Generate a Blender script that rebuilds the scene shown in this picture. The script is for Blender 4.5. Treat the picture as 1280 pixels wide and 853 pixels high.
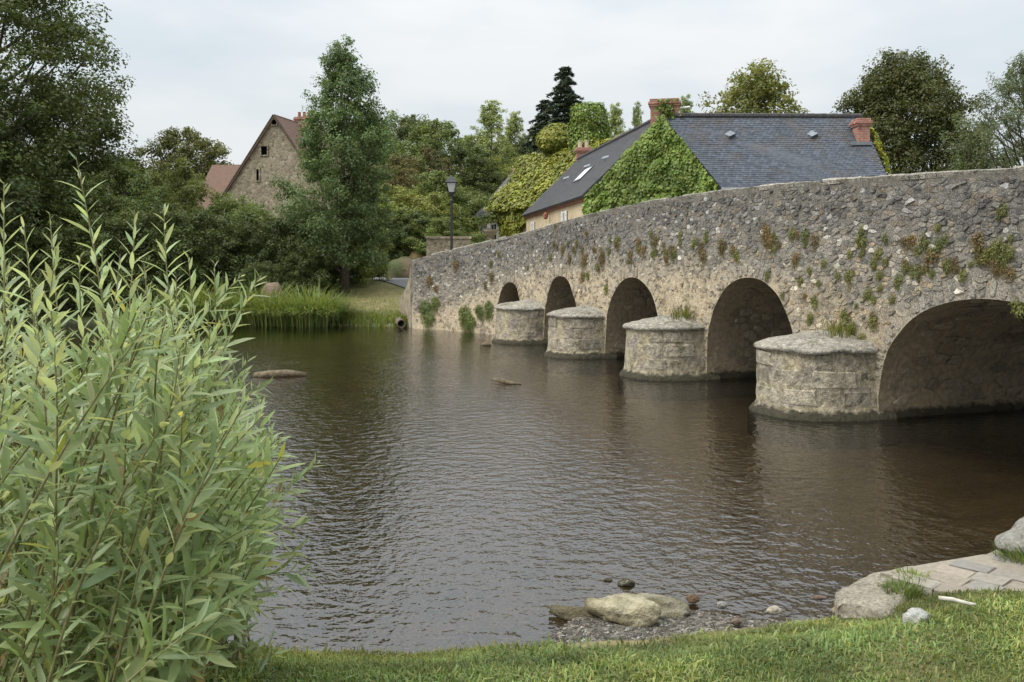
import bpy, math, random
import numpy as np
from mathutils import Vector, noise as mn

for o in list(bpy.data.objects): bpy.data.objects.remove(o)
SC = bpy.context.scene
COL = SC.collection
R = math.radians

# ------------------------------------------------------------------ camera
F, CX, HY, H = 1100.0, 640.0, 330.0, 2.0      # focal (px of the 1280 wide photo), centre, horizon row, eye height over water
cam = bpy.data.cameras.new('camera'); camo = bpy.data.objects.new('camera', cam); COL.objects.link(camo)
camo.location = (0, 0, H); camo.rotation_euler = (R(90), 0, 0)
cam.sensor_width = 36; cam.lens = F / 1280 * 36; cam.shift_y = -(426.5 - HY) / 1280
cam.clip_start = 0.05; cam.clip_end = 4000
SC.camera = camo
# ------------------------------------------------------------------ world: bright thin overcast
SUN_EL, SUN_AZ = 52, -112      # azimuth from +Y towards +X
W = bpy.data.worlds.new('World'); SC.world = W; W.use_nodes = True
nt = W.node_tree; nt.nodes.clear(); L = nt.links.new
out = nt.nodes.new('ShaderNodeOutputWorld')
sky = nt.nodes.new('ShaderNodeTexSky'); sky.sky_type = 'NISHITA'; sky.sun_disc = False
sky.sun_elevation = R(SUN_EL); sky.sun_rotation = R(SUN_AZ)
b1 = nt.nodes.new('ShaderNodeBackground'); b1.inputs[1].default_value = 0.09; L(sky.outputs[0], b1.inputs[0])
tc = nt.nodes.new('ShaderNodeTexCoord')
mp = nt.nodes.new('ShaderNodeMapping'); mp.inputs['Scale'].default_value = (1.0, 1.0, 3.2); L(tc.outputs['Generated'], mp.inputs[0])
n1 = nt.nodes.new('ShaderNodeTexNoise'); n1.inputs['Scale'].default_value = 2.3; n1.inputs['Detail'].default_value = 8; n1.inputs['Roughness'].default_value = .52
L(mp.outputs[0], n1.inputs[0])
cr = nt.nodes.new('ShaderNodeValToRGB'); L(n1.outputs[0], cr.inputs[0])
cr.color_ramp.elements[0].position = .36; cr.color_ramp.elements[0].color = (.365, .405, .425, 1)
cr.color_ramp.elements[1].position = .62; cr.color_ramp.elements[1].color = (.495, .497, .492, 1)
# an overcast sky brightens evenly towards the zenith (1 + k sin^2 of the elevation)
sz = nt.nodes.new('ShaderNodeSeparateXYZ'); L(tc.outputs['Generated'], sz.inputs[0])
cl_ = nt.nodes.new('ShaderNodeMath'); cl_.operation = 'MAXIMUM'; cl_.inputs[1].default_value = 0; L(sz.outputs[2], cl_.inputs[0])
s2 = nt.nodes.new('ShaderNodeMath'); s2.operation = 'MULTIPLY'; L(cl_.outputs[0], s2.inputs[0]); L(cl_.outputs[0], s2.inputs[1])
s3 = nt.nodes.new('ShaderNodeMath'); s3.operation = 'MULTIPLY_ADD'; s3.inputs[1].default_value = 2.5; s3.inputs[2].default_value = 1.0; L(s2.outputs[0], s3.inputs[0])
b2 = nt.nodes.new('ShaderNodeBackground'); L(s3.outputs[0], b2.inputs[1]); L(cr.outputs[0], b2.inputs[0])
mx = nt.nodes.new('ShaderNodeMixShader'); mx.inputs[0].default_value = .86
L(b1.outputs[0], mx.inputs[1]); L(b2.outputs[0], mx.inputs[2]); L(mx.outputs[0], out.inputs[0])
sl = bpy.data.lights.new('sun', 'SUN'); sl.energy = 1.5; sl.angle = R(22); sl.color = (1, .955, .88)
so = bpy.data.objects.new('sun', sl); COL.objects.link(so)
sd = Vector((math.sin(R(SUN_AZ)) * math.cos(R(SUN_EL)), math.cos(R(SUN_AZ)) * math.cos(R(SUN_EL)), math.sin(R(SUN_EL))))
so.rotation_euler = sd.to_track_quat('Z', 'Y').to_euler(); so.location = (0, 0, 60)
vs = SC.view_settings; vs.view_transform = 'Standard'; vs.look = 'None'; vs.exposure = 0.8; vs.gamma = 1; vs.use_curve_mapping = False
SC.render.engine = 'CYCLES'
SC.cycles.max_bounces = 6; SC.cycles.transparent_max_bounces = 12

# ------------------------------------------------------------------ helpers
rng = np.random.default_rng(7)
random.seed(7)

def tag(o, label=None, cat=None, group=None, kind=None):
    if label: o['label'] = label
    if cat: o['category'] = cat
    if group: o['group'] = group
    if kind: o['kind'] = kind
    return o
def empty(name, loc=(0, 0, 0), label=None, cat=None, group=None):
    o = bpy.data.objects.new(name, None); o.empty_display_size = .2; COL.objects.link(o); o.location = loc
    return tag(o, label, cat, group)
def link(name, me, parent=None):
    o = bpy.data.objects.new(name, me); COL.objects.link(o)
    if parent is not None:
        o.parent = parent
        p = parent; off = Vector((0, 0, 0))
        while p is not None: off += p.location; p = p.parent
        o.location = -off        # meshes are in world coordinates
    return o
def mesh(name, V, Fc, mat, col=None, smooth=False):
    """V (n,3); Fc list of faces or (m,k) int array; col (n,3) per vertex colour"""
    me = bpy.data.meshes.new(name)
    V = np.asarray(V, dtype=np.float32)
    if isinstance(Fc, np.ndarray):
        m, k = Fc.shape
        me.vertices.add(len(V)); me.vertices.foreach_set('co', V.ravel())
        me.loops.add(m * k); me.loops.foreach_set('vertex_index', Fc.astype(np.int32).ravel())
        me.polygons.add(m); me.polygons.foreach_set('loop_start', np.arange(0, m * k, k, dtype=np.int32))
        me.update(calc_edges=True)
    else:
        me.from_pydata([tuple(map(float, v)) for v in V], [], [tuple(f) for f in Fc]); me.update()
    if col is not None:
        a = me.color_attributes.new('Col', 'FLOAT_COLOR', 'POINT')
        c = np.ones((len(V), 4), dtype=np.float32); c[:, :3] = col; a.data.foreach_set('color', c.ravel())
    if smooth: me.polygons.foreach_set('use_smooth', np.ones(len(me.polygons), dtype=bool))
    if mat: me.materials.append(mat)
    return me
class MB:
    def __init__(s): s.v = []; s.f = []; s.c = []
    def add(s, V, Fc, col=None):
        o = len(s.v); s.v += [tuple(v) for v in V]; s.f += [tuple(i + o for i in f) for f in Fc]
        s.c += [tuple(col) if col is not None else (1, 1, 1)] * len(V); return s
    def box(s, c, sz, rz=0, col=None, jit=0):
        ca, sa = math.cos(rz), math.sin(rz); P = []
        for k in range(8):
            x, y, z = [(sz[i] / 2) * (1 if (k >> i) & 1 else -1) + random.uniform(-jit, jit) for i in range(3)]
            P.append((c[0] + x * ca - y * sa, c[1] + x * sa + y * ca, c[2] + z))
        return s.add(P, [(0, 2, 3, 1), (4, 5, 7, 6), (0, 1, 5, 4), (2, 6, 7, 3), (0, 4, 6, 2), (1, 3, 7, 5)], col)
    def tube(s, P, Rr, n=8, col=None, cap=True):
        P = [Vector(p) for p in P]; V = []; m = len(P)
        ref = Vector((0.31, .95, .12))
        for i in range(m):
            t = (P[min(i + 1, m - 1)] - P[max(i - 1, 0)]).normalized()
            rf = ref if abs(t.dot(ref)) < .9 else Vector((1, 0, 0))
            a = t.cross(rf).normalized(); b = t.cross(a)
            r = Rr[i] if hasattr(Rr, '__len__') else Rr
            for k in range(n):
                th = 2 * math.pi * k / n; V.append(P[i] + a * (math.cos(th) * r) + b * (math.sin(th) * r))
        Fc = [(i * n + k, i * n + (k + 1) % n, (i + 1) * n + (k + 1) % n, (i + 1) * n + k) for i in range(m - 1) for k in range(n)]
        if cap: Fc += [tuple(range(n))[::-1], tuple(range((m - 1) * n, m * n))]
        return s.add(V, Fc, col)
    def slab(s, P, th, col=None):
        P = [Vector(p) for p in P]; nn = (P[1] - P[0]).cross(P[2] - P[0]).normalized() * th; n = len(P)
        if nn.z < -1e-6: P = P[::-1]; nn = -nn
        V = P + [p - nn for p in P]
        Fc = [tuple(range(n)), tuple(range(2 * n - 1, n - 1, -1))] + [(i, i + n, (i + 1) % n + n, (i + 1) % n) for i in range(n)]
        return s.add(V, Fc, col)
    def lathe(s, c, prof, n=16, col=None):
        V = []; m = len(prof)
        for r, z in prof:
            for k in range(n):
                th = 2 * math.pi * (k + .5) / n; V.append((c[0] + r * math.cos(th), c[1] + r * math.sin(th), c[2] + z))
        Fc = [(i * n + k, i * n + (k + 1) % n, (i + 1) * n + (k + 1) % n, (i + 1) * n + k) for i in range(m - 1) for k in range(n)]
        Fc += [tuple(range(n))[::-1], tuple(range((m - 1) * n, m * n))]
        return s.add(V, Fc, col)
    def build(s, name, mat, parent=None, smooth=False):
        return link(name, mesh(name, s.v, s.f, mat, np.array(s.c, dtype=np.float32), smooth), parent)

# ------------------------------------------------------------------ materials
def M_(name):
    m = bpy.data.materials.new(name); m.use_nodes = True; t = m.node_tree
    return m, t, t.nodes['Principled BSDF'], t.links.new
def nd(t, typ, **kw):
    n = t.nodes.new('ShaderNode' + typ)
    for k, v in kw.items():
        if k in n.inputs: n.inputs[k].default_value = v
        else: setattr(n, k, v)
    return n
def ramp(t, src, stops):
    r = t.nodes.new('ShaderNodeValToRGB'); e = r.color_ramp.elements
    while len(e) < len(stops): e.new(.5)
    for i, (p, c) in enumerate(stops): e[i].position = p; e[i].color = (*c, 1) if len(c) == 3 else c
    t.links.new(src, r.inputs[0]); return r.outputs[0]
def mix(t, fac, a, b, typ='MIX'):
    m = t.nodes.new('ShaderNodeMix'); m.data_type = 'RGBA'; m.blend_type = typ
    for s, v in ((m.inputs[0], fac), (m.inputs[6], a), (m.inputs[7], b)):
        if hasattr(v, 'is_output'): t.links.new(v, s)
        else: s.default_value = v if not isinstance(v, tuple) else ((*v, 1) if len(v) == 3 else v)
    return m.outputs[2]
def noise(t, scale, detail=5, rough=.55, vec=None, typ='Noise'):
    n = nd(t, 'TexNoise', Scale=scale, Detail=detail, Roughness=rough)
    if vec is None:
        c = t.nodes.new('ShaderNodeNewGeometry'); vec = c.outputs['Position']
    t.links.new(vec, n.inputs['Vector']); return n.outputs[0]
def bump(t, bs, h, dist, strength=1):
    b = nd(t, 'Bump', Strength=strength, Distance=dist); t.links.new(h, b.inputs['Height']); t.links.new(b.outputs[0], bs.inputs['Normal'])

def mat_simple(name, c, rough=.8, var=.25, scale=6, bmp=.01, spec=.3, metal=0):
    m, t, bs, l = M_(name)
    n = noise(t, scale)
    c2 = tuple(x * (1 - var) for x in c); c3 = tuple(min(1, x * (1 + var)) for x in c)
    l(ramp(t, n, [(.3, c2), (.7, c3)]), bs.inputs['Base Color'])
    bs.inputs['Roughness'].default_value = rough; bs.inputs['Specular IOR Level'].default_value = spec; bs.inputs['Metallic'].default_value = metal
    if bmp: bump(t, bs, noise(t, scale * 5), bmp)
    return m
def mat_vc(name, rough=.9, scale=25, var=.35, bmp=.012, lichen=0, spec=.2, moss=0, algae=False, smear=None, fine=0):
    """vertex colour times grain; optional pale lichen spots, moss and an algae line by the water"""
    m, t, bs, l = M_(name)
    at = nd(t, 'VertexColor', layer_name='Col')
    n = noise(t, scale, 6, .65)
    c = mix(t, 1.0, at.outputs[0], ramp(t, n, [(.25, (1 - var,) * 3), (.75, (1 + var,) * 3)]), 'MULTIPLY')
    if smear:
        c = mix(t, ramp(t, noise(t, 7, 6, .7), [(.48, (0, 0, 0)), (.62, (.6, .6, .6))]), c, smear)
    if moss:
        mk = ramp(t, noise(t, 2.2, 6, .65), [(.56, (0, 0, 0)), (.70, (moss,) * 3)])
        c = mix(t, mk, c, (.075, .078, .03))
    if lichen:
        k = ramp(t, noise(t, 17, 4, .7), [(.62, (0, 0, 0)), (.70, (lichen,) * 3)])
        c = mix(t, k, c, (.58, .56, .50))
        k2 = ramp(t, noise(t, 7.3, 5, .7), [(.60, (0, 0, 0)), (.68, (lichen * .8,) * 3)])
        c = mix(t, k2, c, (.075, .072, .066))
    if fine:
        c = mix(t, 1.0, c, ramp(t, noise(t, 75, 3, .7), [(.32, (1 - fine,) * 3), (.5, (1, 1, 1)), (.68, (1 + fine * 1.6,) * 3)]), 'MULTIPLY')
        c = mix(t, ramp(t, noise(t, 42, 3, .7), [(.655, (0, 0, 0)), (.68, (.8, .8, .8))]), c, (.62, .60, .55))
    if algae:
        g = nd(t, 'NewGeometry'); sx = nd(t, 'SeparateXYZ'); l(g.outputs['Position'], sx.inputs[0])
        ad = nd(t, 'Math', operation='MULTIPLY_ADD'); l(noise(t, 9, 4), ad.inputs[0]); ad.inputs[1].default_value = -.17; l(sx.outputs[2], ad.inputs[2])
        k3 = ramp(t, ad.outputs[0], [(.0, (.9, .9, .9)), (.05, (0, 0, 0))])
        c = mix(t, k3, c, (.030, .028, .017))
    l(c, bs.inputs['Base Color']); bs.inputs['Roughness'].default_value = rough; bs.inputs['Specular IOR Level'].default_value = spec
    if bmp: bump(t, bs, n, bmp)
    return m
def mat_leaf(name, c, under=None, trans=.35, rough=.5, spec=.35, hv=.3):
    """two sided leaf; colour varies leaf by leaf (attribute) and plant by plant"""
    m, t, bs, l = M_(name)
    at = nd(t, 'VertexColor', layer_name='Col')
    base = c
    if under:
        g = nd(t, 'NewGeometry'); base = mix(t, g.outputs['Backfacing'], c, under)
    cc = mix(t, 1.0, base, at.outputs[0], 'MULTIPLY')
    oi = nd(t, 'ObjectInfo')
    cc = mix(t, 1.0, cc, ramp(t, oi.outputs['Random'], [(0, (1 - hv * .5, 1 - hv * .45, 1 - hv * .4)), (1, (1 + hv * .6, 1 + hv * .4, 1 + hv * .1))]), 'MULTIPLY')
    l(cc, bs.inputs['Base Color']); bs.inputs['Roughness'].default_value = rough; bs.inputs['Specular IOR Level'].default_value = spec
    tr = nd(t, 'BsdfTranslucent'); l(mix(t, 1.0, cc, (1.15, 1.2, .55), 'MULTIPLY'), tr.inputs[0])
    ms = nd(t, 'MixShader', Fac=trans); o = t.nodes['Material Output']
    l(bs.outputs[0], ms.inputs[1]); l(tr.outputs[0], ms.inputs[2]); l(ms.outputs[0], o.inputs[0])
    return m

MT = {}
MT['rubble'] = mat_vc('rubble_stone', lichen=.7, scale=32, var=.5, moss=.5, bmp=.035, smear=(.31, .285, .24), fine=.5)
MT['block'] = mat_vc('pier_block', lichen=.85, scale=11, var=.65, bmp=.07, moss=.75, fine=.35, algae=True)
MT['vault'] = mat_vc('vault_stone', lichen=.2, scale=14, var=.45, bmp=.02, algae=True)
MT['cap'] = mat_vc('cap_stone', lichen=.9, scale=13, var=.7, bmp=.07, moss=.95, fine=.5)
MT['bark'] = mat_simple('bark', (.09, .075, .055), .95, .5, 14, .02)
MT['twig'] = mat_simple('willow_twig', (.20, .19, .09), .7, .4, 30, 0)
MT['rock'] = mat_vc('shore_rock', lichen=.55, scale=22, var=.4, bmp=.07, moss=.8)
MT['pale_rock'] = mat_vc('pale_rock', lichen=.4, scale=16, var=.45, bmp=.08, moss=.12)
MT['grit'] = mat_vc('gritty_limestone', lichen=.5, scale=45, var=.6, bmp=.05)
MT['paver'] = mat_vc('paver_stone', lichen=.12, scale=30, var=.22, bmp=.006)
MT['wood'] = mat_simple('driftwood', (.17, .135, .085), .9, .5, 18, .02)
MT['black'] = mat_simple('black_iron', (.02, .021, .024), .45, .3, 20, 0, .5)
MT['white_paint'] = mat_simple('white_paint', (.72, .72, .70), .6, .06, 8, 0)
MT['dark_glass'] = mat_simple('window_glass', (.02, .024, .028), .08, .2, 3, 0, .6)
MT['void_shade'] = mat_simple('shade_panel', (.004, .004, .004), 1, .1, 5, 0, 0)  # near-black paint standing for the shade inside the barn openings
MT['brick'] = None
MT['cream'] = None
MT['leaf'] = {}

def make_special():
    # lime render with stones showing through
    m, t, bs, l = M_('cream_render')
    n = noise(t, 1.6, 6, .65); c = ramp(t, n, [(.3, (.50, .40, .26)), (.7, (.66, .55, .38))])
    k = ramp(t, noise(t, 5.2, 5, .7), [(.62, (0, 0, 0)), (.69, (.8, .8, .8))]); c = mix(t, k, c, (.30, .20, .12))
    l(c, bs.inputs['Base Color']); bs.inputs['Roughness'].default_value = .95; bs.inputs['Specular IOR Level'].default_value = .1
    bump(t, bs, noise(t, 14), .02); MT['cream'] = m
    m, t, bs, l = M_('brick'); g = nd(t, 'NewGeometry')
    cx = nd(t, 'SeparateXYZ'); l(g.outputs['Position'], cx.inputs[0])
    ad = nd(t, 'Math', operation='ADD'); l(cx.outputs[0], ad.inputs[0]); l(cx.outputs[1], ad.inputs[1])
    cb = nd(t, 'CombineXYZ'); l(ad.outputs[0], cb.inputs[0]); l(cx.outputs[2], cb.inputs[1])
    bt = nd(t, 'TexBrick', Scale=1.0); l(cb.outputs[0], bt.inputs['Vector'])
    bt.inputs['Brick Width'].default_value = .22; bt.inputs['Row Height'].default_value = .07; bt.inputs['Mortar Size'].default_value = .009
    bt.inputs['Color1'].default_value = (.30, .105, .07, 1); bt.inputs['Color2'].default_value = (.40, .16, .11, 1); bt.inputs['Mortar'].default_value = (.36, .31, .26, 1)
    l(mix(t, 1.0, bt.outputs[0], ramp(t, noise(t, 6), [(.3, (.7, .7, .7)), (.7, (1.25, 1.25, 1.25))]), 'MULTIPLY'), bs.inputs['Base Color'])
    bs.inputs['Roughness'].default_value = .9; MT['brick'] = m
    # far rubble masonry for the barn, too small to pick apart
    m, t, bs, l = M_('barn_rubble'); v = nd(t, 'TexVoronoi', Scale=6.5); g = nd(t, 'NewGeometry'); l(g.outputs['Position'], v.inputs['Vector'])
    c = ramp(t, v.outputs['Color'], [(.1, (.13, .105, .075)), (.5, (.27, .225, .155)), (.85, (.40, .35, .26)), (1, (.55, .51, .43))])
    v2 = nd(t, 'TexVoronoi', Scale=6.5, feature='DISTANCE_TO_EDGE'); l(g.outputs['Position'], v2.inputs['Vector'])
    c = mix(t, ramp(t, v2.outputs[0], [(.02, (1, 1, 1)), (.09, (0, 0, 0))]), c, (.30, .25, .175)); c = mix(t, .22, c, ramp(t, noise(t, 1.2), [(.3, (.20, .16, .11)), (.7, (.38, .33, .24))]))
    l(c, bs.inputs['Base Color']); bs.inputs['Roughness'].default_value = .95; bump(t, bs, v2.outputs[0], .05, .6); MT['barn'] = m
    # slate
    m, t, bs, l = M_('slate'); at = nd(t, 'VertexColor', layer_name='Col')
    c = mix(t, 1.0, at.outputs[0], ramp(t, noise(t, 9), [(.3, (.75, .75, .75)), (.7, (1.2, 1.2, 1.2))]), 'MULTIPLY')
    k = ramp(t, noise(t, 1.1, 8, .75), [(.49, (0, 0, 0)), (.63, (.75, .75, .75))]); c = mix(t, k, c, (.10, .085, .070))
    k = ramp(t, noise(t, 3.7, 6, .75), [(.68, (0, 0, 0)), (.72, (.9, .9, .9))]); c = mix(t, k, c, (.22, .19, .14))
    l(c, bs.inputs['Base Color']); bs.inputs['Roughness'].default_value = .6; bs.inputs['Specular IOR Level'].default_value = .3; MT['slate'] = m
    m, t, bs, l = M_('clay_tile'); w = nd(t, 'TexWave', Scale=4.5, Distortion=1.5); w.bands_direction = 'Z'; g = nd(t, 'NewGeometry'); l(g.outputs['Position'], w.inputs['Vector'])
    c = mix(t, .5, ramp(t, noise(t, 5, 6, .7), [(.3, (.10, .06, .045)), (.7, (.22, .13, .09))]), ramp(t, w.outputs[0], [(0, (.09, .06, .045)), (1, (.19, .12, .085))]))
    l(c, bs.inputs['Base Color']); bs.inputs['Roughness'].default_value = .9; MT['tile'] = m
    # frosted lantern panes
    m, t, bs, l = M_('frosted_glass'); bs.inputs['Base Color'].default_value = (.75, .76, .76, 1); bs.inputs['Roughness'].default_value = .35
    tr = nd(t, 'BsdfTranslucent'); tr.inputs[0].default_value = (.8, .8, .8, 1); ms = nd(t, 'MixShader', Fac=.5)
    l(bs.outputs[0], ms.inputs[1]); l(tr.outputs[0], ms.inputs[2]); l(ms.outputs[0], t.nodes['Material Output'].inputs[0]); MT['frost'] = m
    # bridge wall bedding: grey mortar above, sandy render patches round the arches
    m, t, bs, l = M_('wall_mortar'); at = nd(t, 'VertexColor', layer_name='Col')
    n = noise(t, 13, 7, .7)
    c = mix(t, 1.0, at.outputs[0], ramp(t, n, [(.25, (.6, .6, .6)), (.75, (1.35, 1.35, 1.35))]), 'MULTIPLY')
    k = ramp(t, noise(t, 3.1, 6, .65), [(.55, (0, 0, 0)), (.63, (.6, .6, .6))]); c = mix(t, k, c, (.135, .12, .10))
    k = ramp(t, noise(t, 2.3, 7, .7), [(.60, (0, 0, 0)), (.68, (.7, .7, .7))]); c = mix(t, k, c, (.085, .085, .035))
    k = ramp(t, noise(t, 31, 3, .7), [(.64, (0, 0, 0)), (.70, (.55, .55, .55))]); c = mix(t, k, c, (.5, .48, .43))
    c = mix(t, 1.0, c, ramp(t, noise(t, 75, 3, .7), [(.32, (.5, .5, .5)), (.5, (1, 1, 1)), (.68, (1.7, 1.7, 1.7))]), 'MULTIPLY')
    l(c, bs.inputs['Base Color']); bs.inputs['Roughness'].default_value = .95; bs.inputs['Specular IOR Level'].default_value = .1
    bump(t, bs, noise(t, 18, 8, .75), .05); MT['mortar'] = m
    # ground: mask attribute R=grass, G=dry/bare, B=river bed
    m, t, bs, l = M_('bank_soil_and_turf'); at = nd(t, 'VertexColor', layer_name='Col'); sp = nd(t, 'SeparateColor'); l(at.outputs[0], sp.inputs[0])
    gr = ramp(t, noise(t, 7, 7, .7), [(.3, (.035, .05, .014)), (.7, (.085, .11, .030))])
    gr = mix(t, ramp(t, noise(t, 1.3, 6, .65), [(.5, (0, 0, 0)), (.68, (.8, .8, .8))]), gr, (.17, .14, .07))
    dry = ramp(t, noise(t, 3.5, 7, .7), [(.3, (.13, .125, .05)), (.6, (.27, .22, .12))])
    vo = nd(t, 'TexVoronoi', Scale=38); g = nd(t, 'NewGeometry'); l(g.outputs['Position'], vo.inputs['Vector'])
    grav = ramp(t, vo.outputs['Color'], [(.1, (.04, .036, .03)), (.5, (.11, .10, .085)), (.85, (.22, .20, .17)), (1, (.42, .40, .36))])
    bed = mix(t, ramp(t, noise(t, 1.7, 6, .65), [(.35, (0, 0, 0)), (.65, (1, 1, 1))]), (.115, .092, .056), (.27, .215, .135))
    bed = mix(t, .45, bed, mix(t, 1.0, grav, (1.25, 1.05, .74), 'MULTIPLY'))
    c = mix(t, sp.outputs[0], grav, gr); c = mix(t, sp.outputs[1], c, dry); c = mix(t, sp.outputs[2], c, bed)
    l(c, bs.inputs['Base Color']); bs.inputs['Roughness'].default_value = .95; bs.inputs['Specular IOR Level'].default_value = .15
    bump(t, bs, vo.outputs['Distance'], .012, .8); MT['ground'] = m
    # water: clear, slightly brown, Fresnel mirror
    m, t, bs, l = M_('river_water')
    h1 = noise(t, 10.5, 2, .5); h2 = noise(t, 24, 2, .5)
    bm = nd(t, 'Bump', Strength=.7, Distance=.018); l(h1, bm.inputs['Height'])
    bm2 = nd(t, 'Bump', Strength=.8, Distance=.004); l(h2, bm2.inputs['Height']); l(bm.outputs[0], bm2.inputs['Normal'])
    fr = nd(t, 'Fresnel', IOR=2.1); l(bm2.outputs[0], fr.inputs['Normal'])
    gl = nd(t, 'BsdfGlossy', Roughness=.03); gl.inputs['Color'].default_value = (.97, .98, 1, 1); l(bm2.outputs[0], gl.inputs['Normal'])
    tp = nd(t, 'BsdfTransparent'); tp.inputs[0].default_value = (.82, .75, .62, 1)
    ms = nd(t, 'MixShader'); l(fr.outputs[0], ms.inputs[0]); l(tp.outputs[0], ms.inputs[1]); l(gl.outputs[0], ms.inputs[2]); l(ms.outputs[0], t.nodes['Material Output'].inputs[0]); MT['water'] = m
    m, t, bs, l = M_('asphalt'); l(ramp(t, noise(t, 40, 3), [(.3, (.10, .10, .105)), (.7, (.15, .15, .155))]), bs.inputs['Base Color']); bs.inputs['Roughness'].default_value = .9; MT['asphalt'] = m
make_special()

# ------------------------------------------------------------------ the bridge's plan
BP = [(8.56, 0.0), (7.88, 2.0), (7.2, 4.0), (5.85, 8.0), (4.45, 12.1), (3.1, 15.9), (1.75, 19.3), (.53, 22.7), (-.05, 24.0), (-.78, 25.2), (-1.8, 26.3), (-3.1, 27.3)]
def catmull(P, n=40):
    P = [np.array(p, float) for p in P]; out = []
    P = [2 * P[0] - P[1]] + P + [2 * P[-1] - P[-2]]
    for i in range(1, len(P) - 2):
        for k in range(n):
            t = k / n; p0, p1, p2, p3 = P[i - 1:i + 3]
            out.append(.5 * ((2 * p1) + (p2 - p0) * t + (2 * p0 - 5 * p1 + 4 * p2 - p3) * t * t + (3 * p1 - p0 - 3 * p2 + p3) * t ** 3))
    out.append(P[-2]); return np.array(out)
CV = catmull(BP); SL = np.concatenate([[0], np.cumsum(np.linalg.norm(np.diff(CV, axis=0), axis=1))]); STOT = SL[-1]
TG = np.gradient(CV, axis=0); TG /= np.linalg.norm(TG, axis=1)[:, None]
def bpos(s): return np.stack([np.interp(s, SL, CV[:, 0]), np.interp(s, SL, CV[:, 1])], -1)
def bnor(s):      # inward normal (away from the river side we look at)
    tx = np.interp(s, SL, TG[:, 0]); ty = np.interp(s, SL, TG[:, 1]); n = np.stack([ty, -tx], -1)
    return n / np.linalg.norm(n, axis=-1)[..., None]
def s_of_d(d): return float(np.interp(d, CV[:, 1], SL))
def ztop(s):      # parapet top
    d = bpos(s)[..., 1]
    return np.interp(d, [0, 4, 9.3, 11.4, 12.8, 14.8, 16.2, 17.4, 19.5, 21.5, 23.0, 24.7, 25.7, 26.6, 27.3], [2.5, 2.72, 3.01, 3.12, 3.18, 3.225, 3.22, 3.20, 3.08, 2.95, 2.83, 2.69, 2.54, 2.34, 2.12])
ARCH = [(8.15, 11.33, .28, 1.61), (12.86, 15.22, .30, 1.78), (16.64, 18.69, .32, 1.73), (20.0, 21.96, .42, 1.71), (23.35, 24.65, .5, 1.5)]
ARS = [(s_of_d(a), s_of_d(b), zs, zc) for a, b, zs, zc in ARCH]
BW = 4.3
def zbot(s):
    for a, b, zs, zc in ARS:
        if a < s < b:
            u = (2 * s - a - b) / (b - a); return zs + (zc - zs) * max(0, 1 - abs(u) ** 2.15) ** .5
    return -.6
def wdisp(s, z): return .035 * mn.noise(Vector((s * 1.3, z * 1.3, 3))) + .02 * mn.noise(Vector((s * 4, z * 4, 9)))
def wpt(s, z, off=0.0):
    p = bpos(s); n = bnor(s); e = off + wdisp(s, z) ; return (p[0] + n[0] * e, p[1] + n[1] * e, z)

bridge = empty('stone_bridge', (4.7, 12.0, 0), 'old rubble stone bridge with five arches and rounded cutwaters spanning the river', 'bridge')

def wall_col(s, z):
    # grey weathered rubble bedding high up, sandy render lower down towards the far arches
    d = float(bpos(s)[1]); k = mn.noise(Vector((s * .5, z * .9, 1))) * .6 + mn.noise(Vector((s * 2.1, z * 1.6, 5))) * .35
    zl = float(np.interp(d, [4, 10, 14, 18.5, 23, 25, 27.5], [1.5, 1.75, 2.05, 2.25, 2.1, 1.5, .8]))
    f = min(1, max(0, (zl - z) / .55 + k)); g = np.array((.30, .275, .235)) * float(np.interp(float(ztop(s)) - z, [0, .5, 1.2], [.68, .78, 1.08])); y = np.array((.54, .45, .315)) if d > 13 else np.array((.45, .385, .285))
    return g * (1 - f) + y * f
# front face
V = []; Fc = []; C = []
cuts = sorted(set([0, STOT] + [x for a in ARS for x in a[:2]]))
NZ = 34
for i in range(len(cuts) - 1):
    a, b = cuts[i], cuts[i + 1]; inarch = any(abs(a - A[0]) < 1e-6 for A in ARS)
    n = max(2, int((b - a) / (.05 if inarch else .09))); prev = None
    for k in range(n + 1):
        s = a + (b - a) * k / n
        zb = zbot(min(max(s, a + 1e-5), b - 1e-5)); zt = float(ztop(s))
        row = []
        for j in range(NZ + 1):
            z = zb + (zt - zb) * j / NZ; row.append(len(V)); V.append(wpt(s, z)); C.append(wall_col(s, z))
        if prev: Fc += [(row[j], prev[j], prev[j + 1], row[j + 1]) for j in range(NZ)]
        prev = row
front = link('front_wall', mesh('front_wall', V, Fc, MT['mortar'], np.array(C), True), bridge)
# parapet top, parapet back, deck, far face, ends
mb = MB(); ss = np.linspace(0, STOT, 120)
def off(s, e, z): p = bpos(s) + bnor(s) * e; return (p[0], p[1], z)
for i in range(len(ss) - 1):
    a, b = ss[i], ss[i + 1]; za, zb_ = float(ztop(a)), float(ztop(b))
    for (e0, h0, e1, h1) in ((.005, 0, .40, 0), (.40, 0, .40, -.9), (.40, -.9, BW - .4, -.9), (BW - .4, -.9, BW - .4, 0), (BW - .4, 0, BW, 0)):
        mb.add([off(a, e0, za + h0), off(b, e0, zb_ + h0), off(b, e1, zb_ + h1), off(a, e1, za + h1)], [(0, 1, 2, 3)], (.2, .18, .15))
for i in range(len(cuts) - 1):
    a, b = cuts[i], cuts[i + 1]; n = 16
    for k in range(n):
        s0, s1 = a + (b - a) * k / n, a + (b - a) * (k + 1) / n
        mb.add([off(s0, BW, zbot(min(max(s0, a + 1e-5), b - 1e-5))), off(s1, BW, zbot(min(max(s1, a + 1e-5), b - 1e-5))), off(s1, BW, float(ztop(s1))), off(s0, BW, float(ztop(s0)))], [(0, 1, 2, 3)], (.2, .18, .15))
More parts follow.
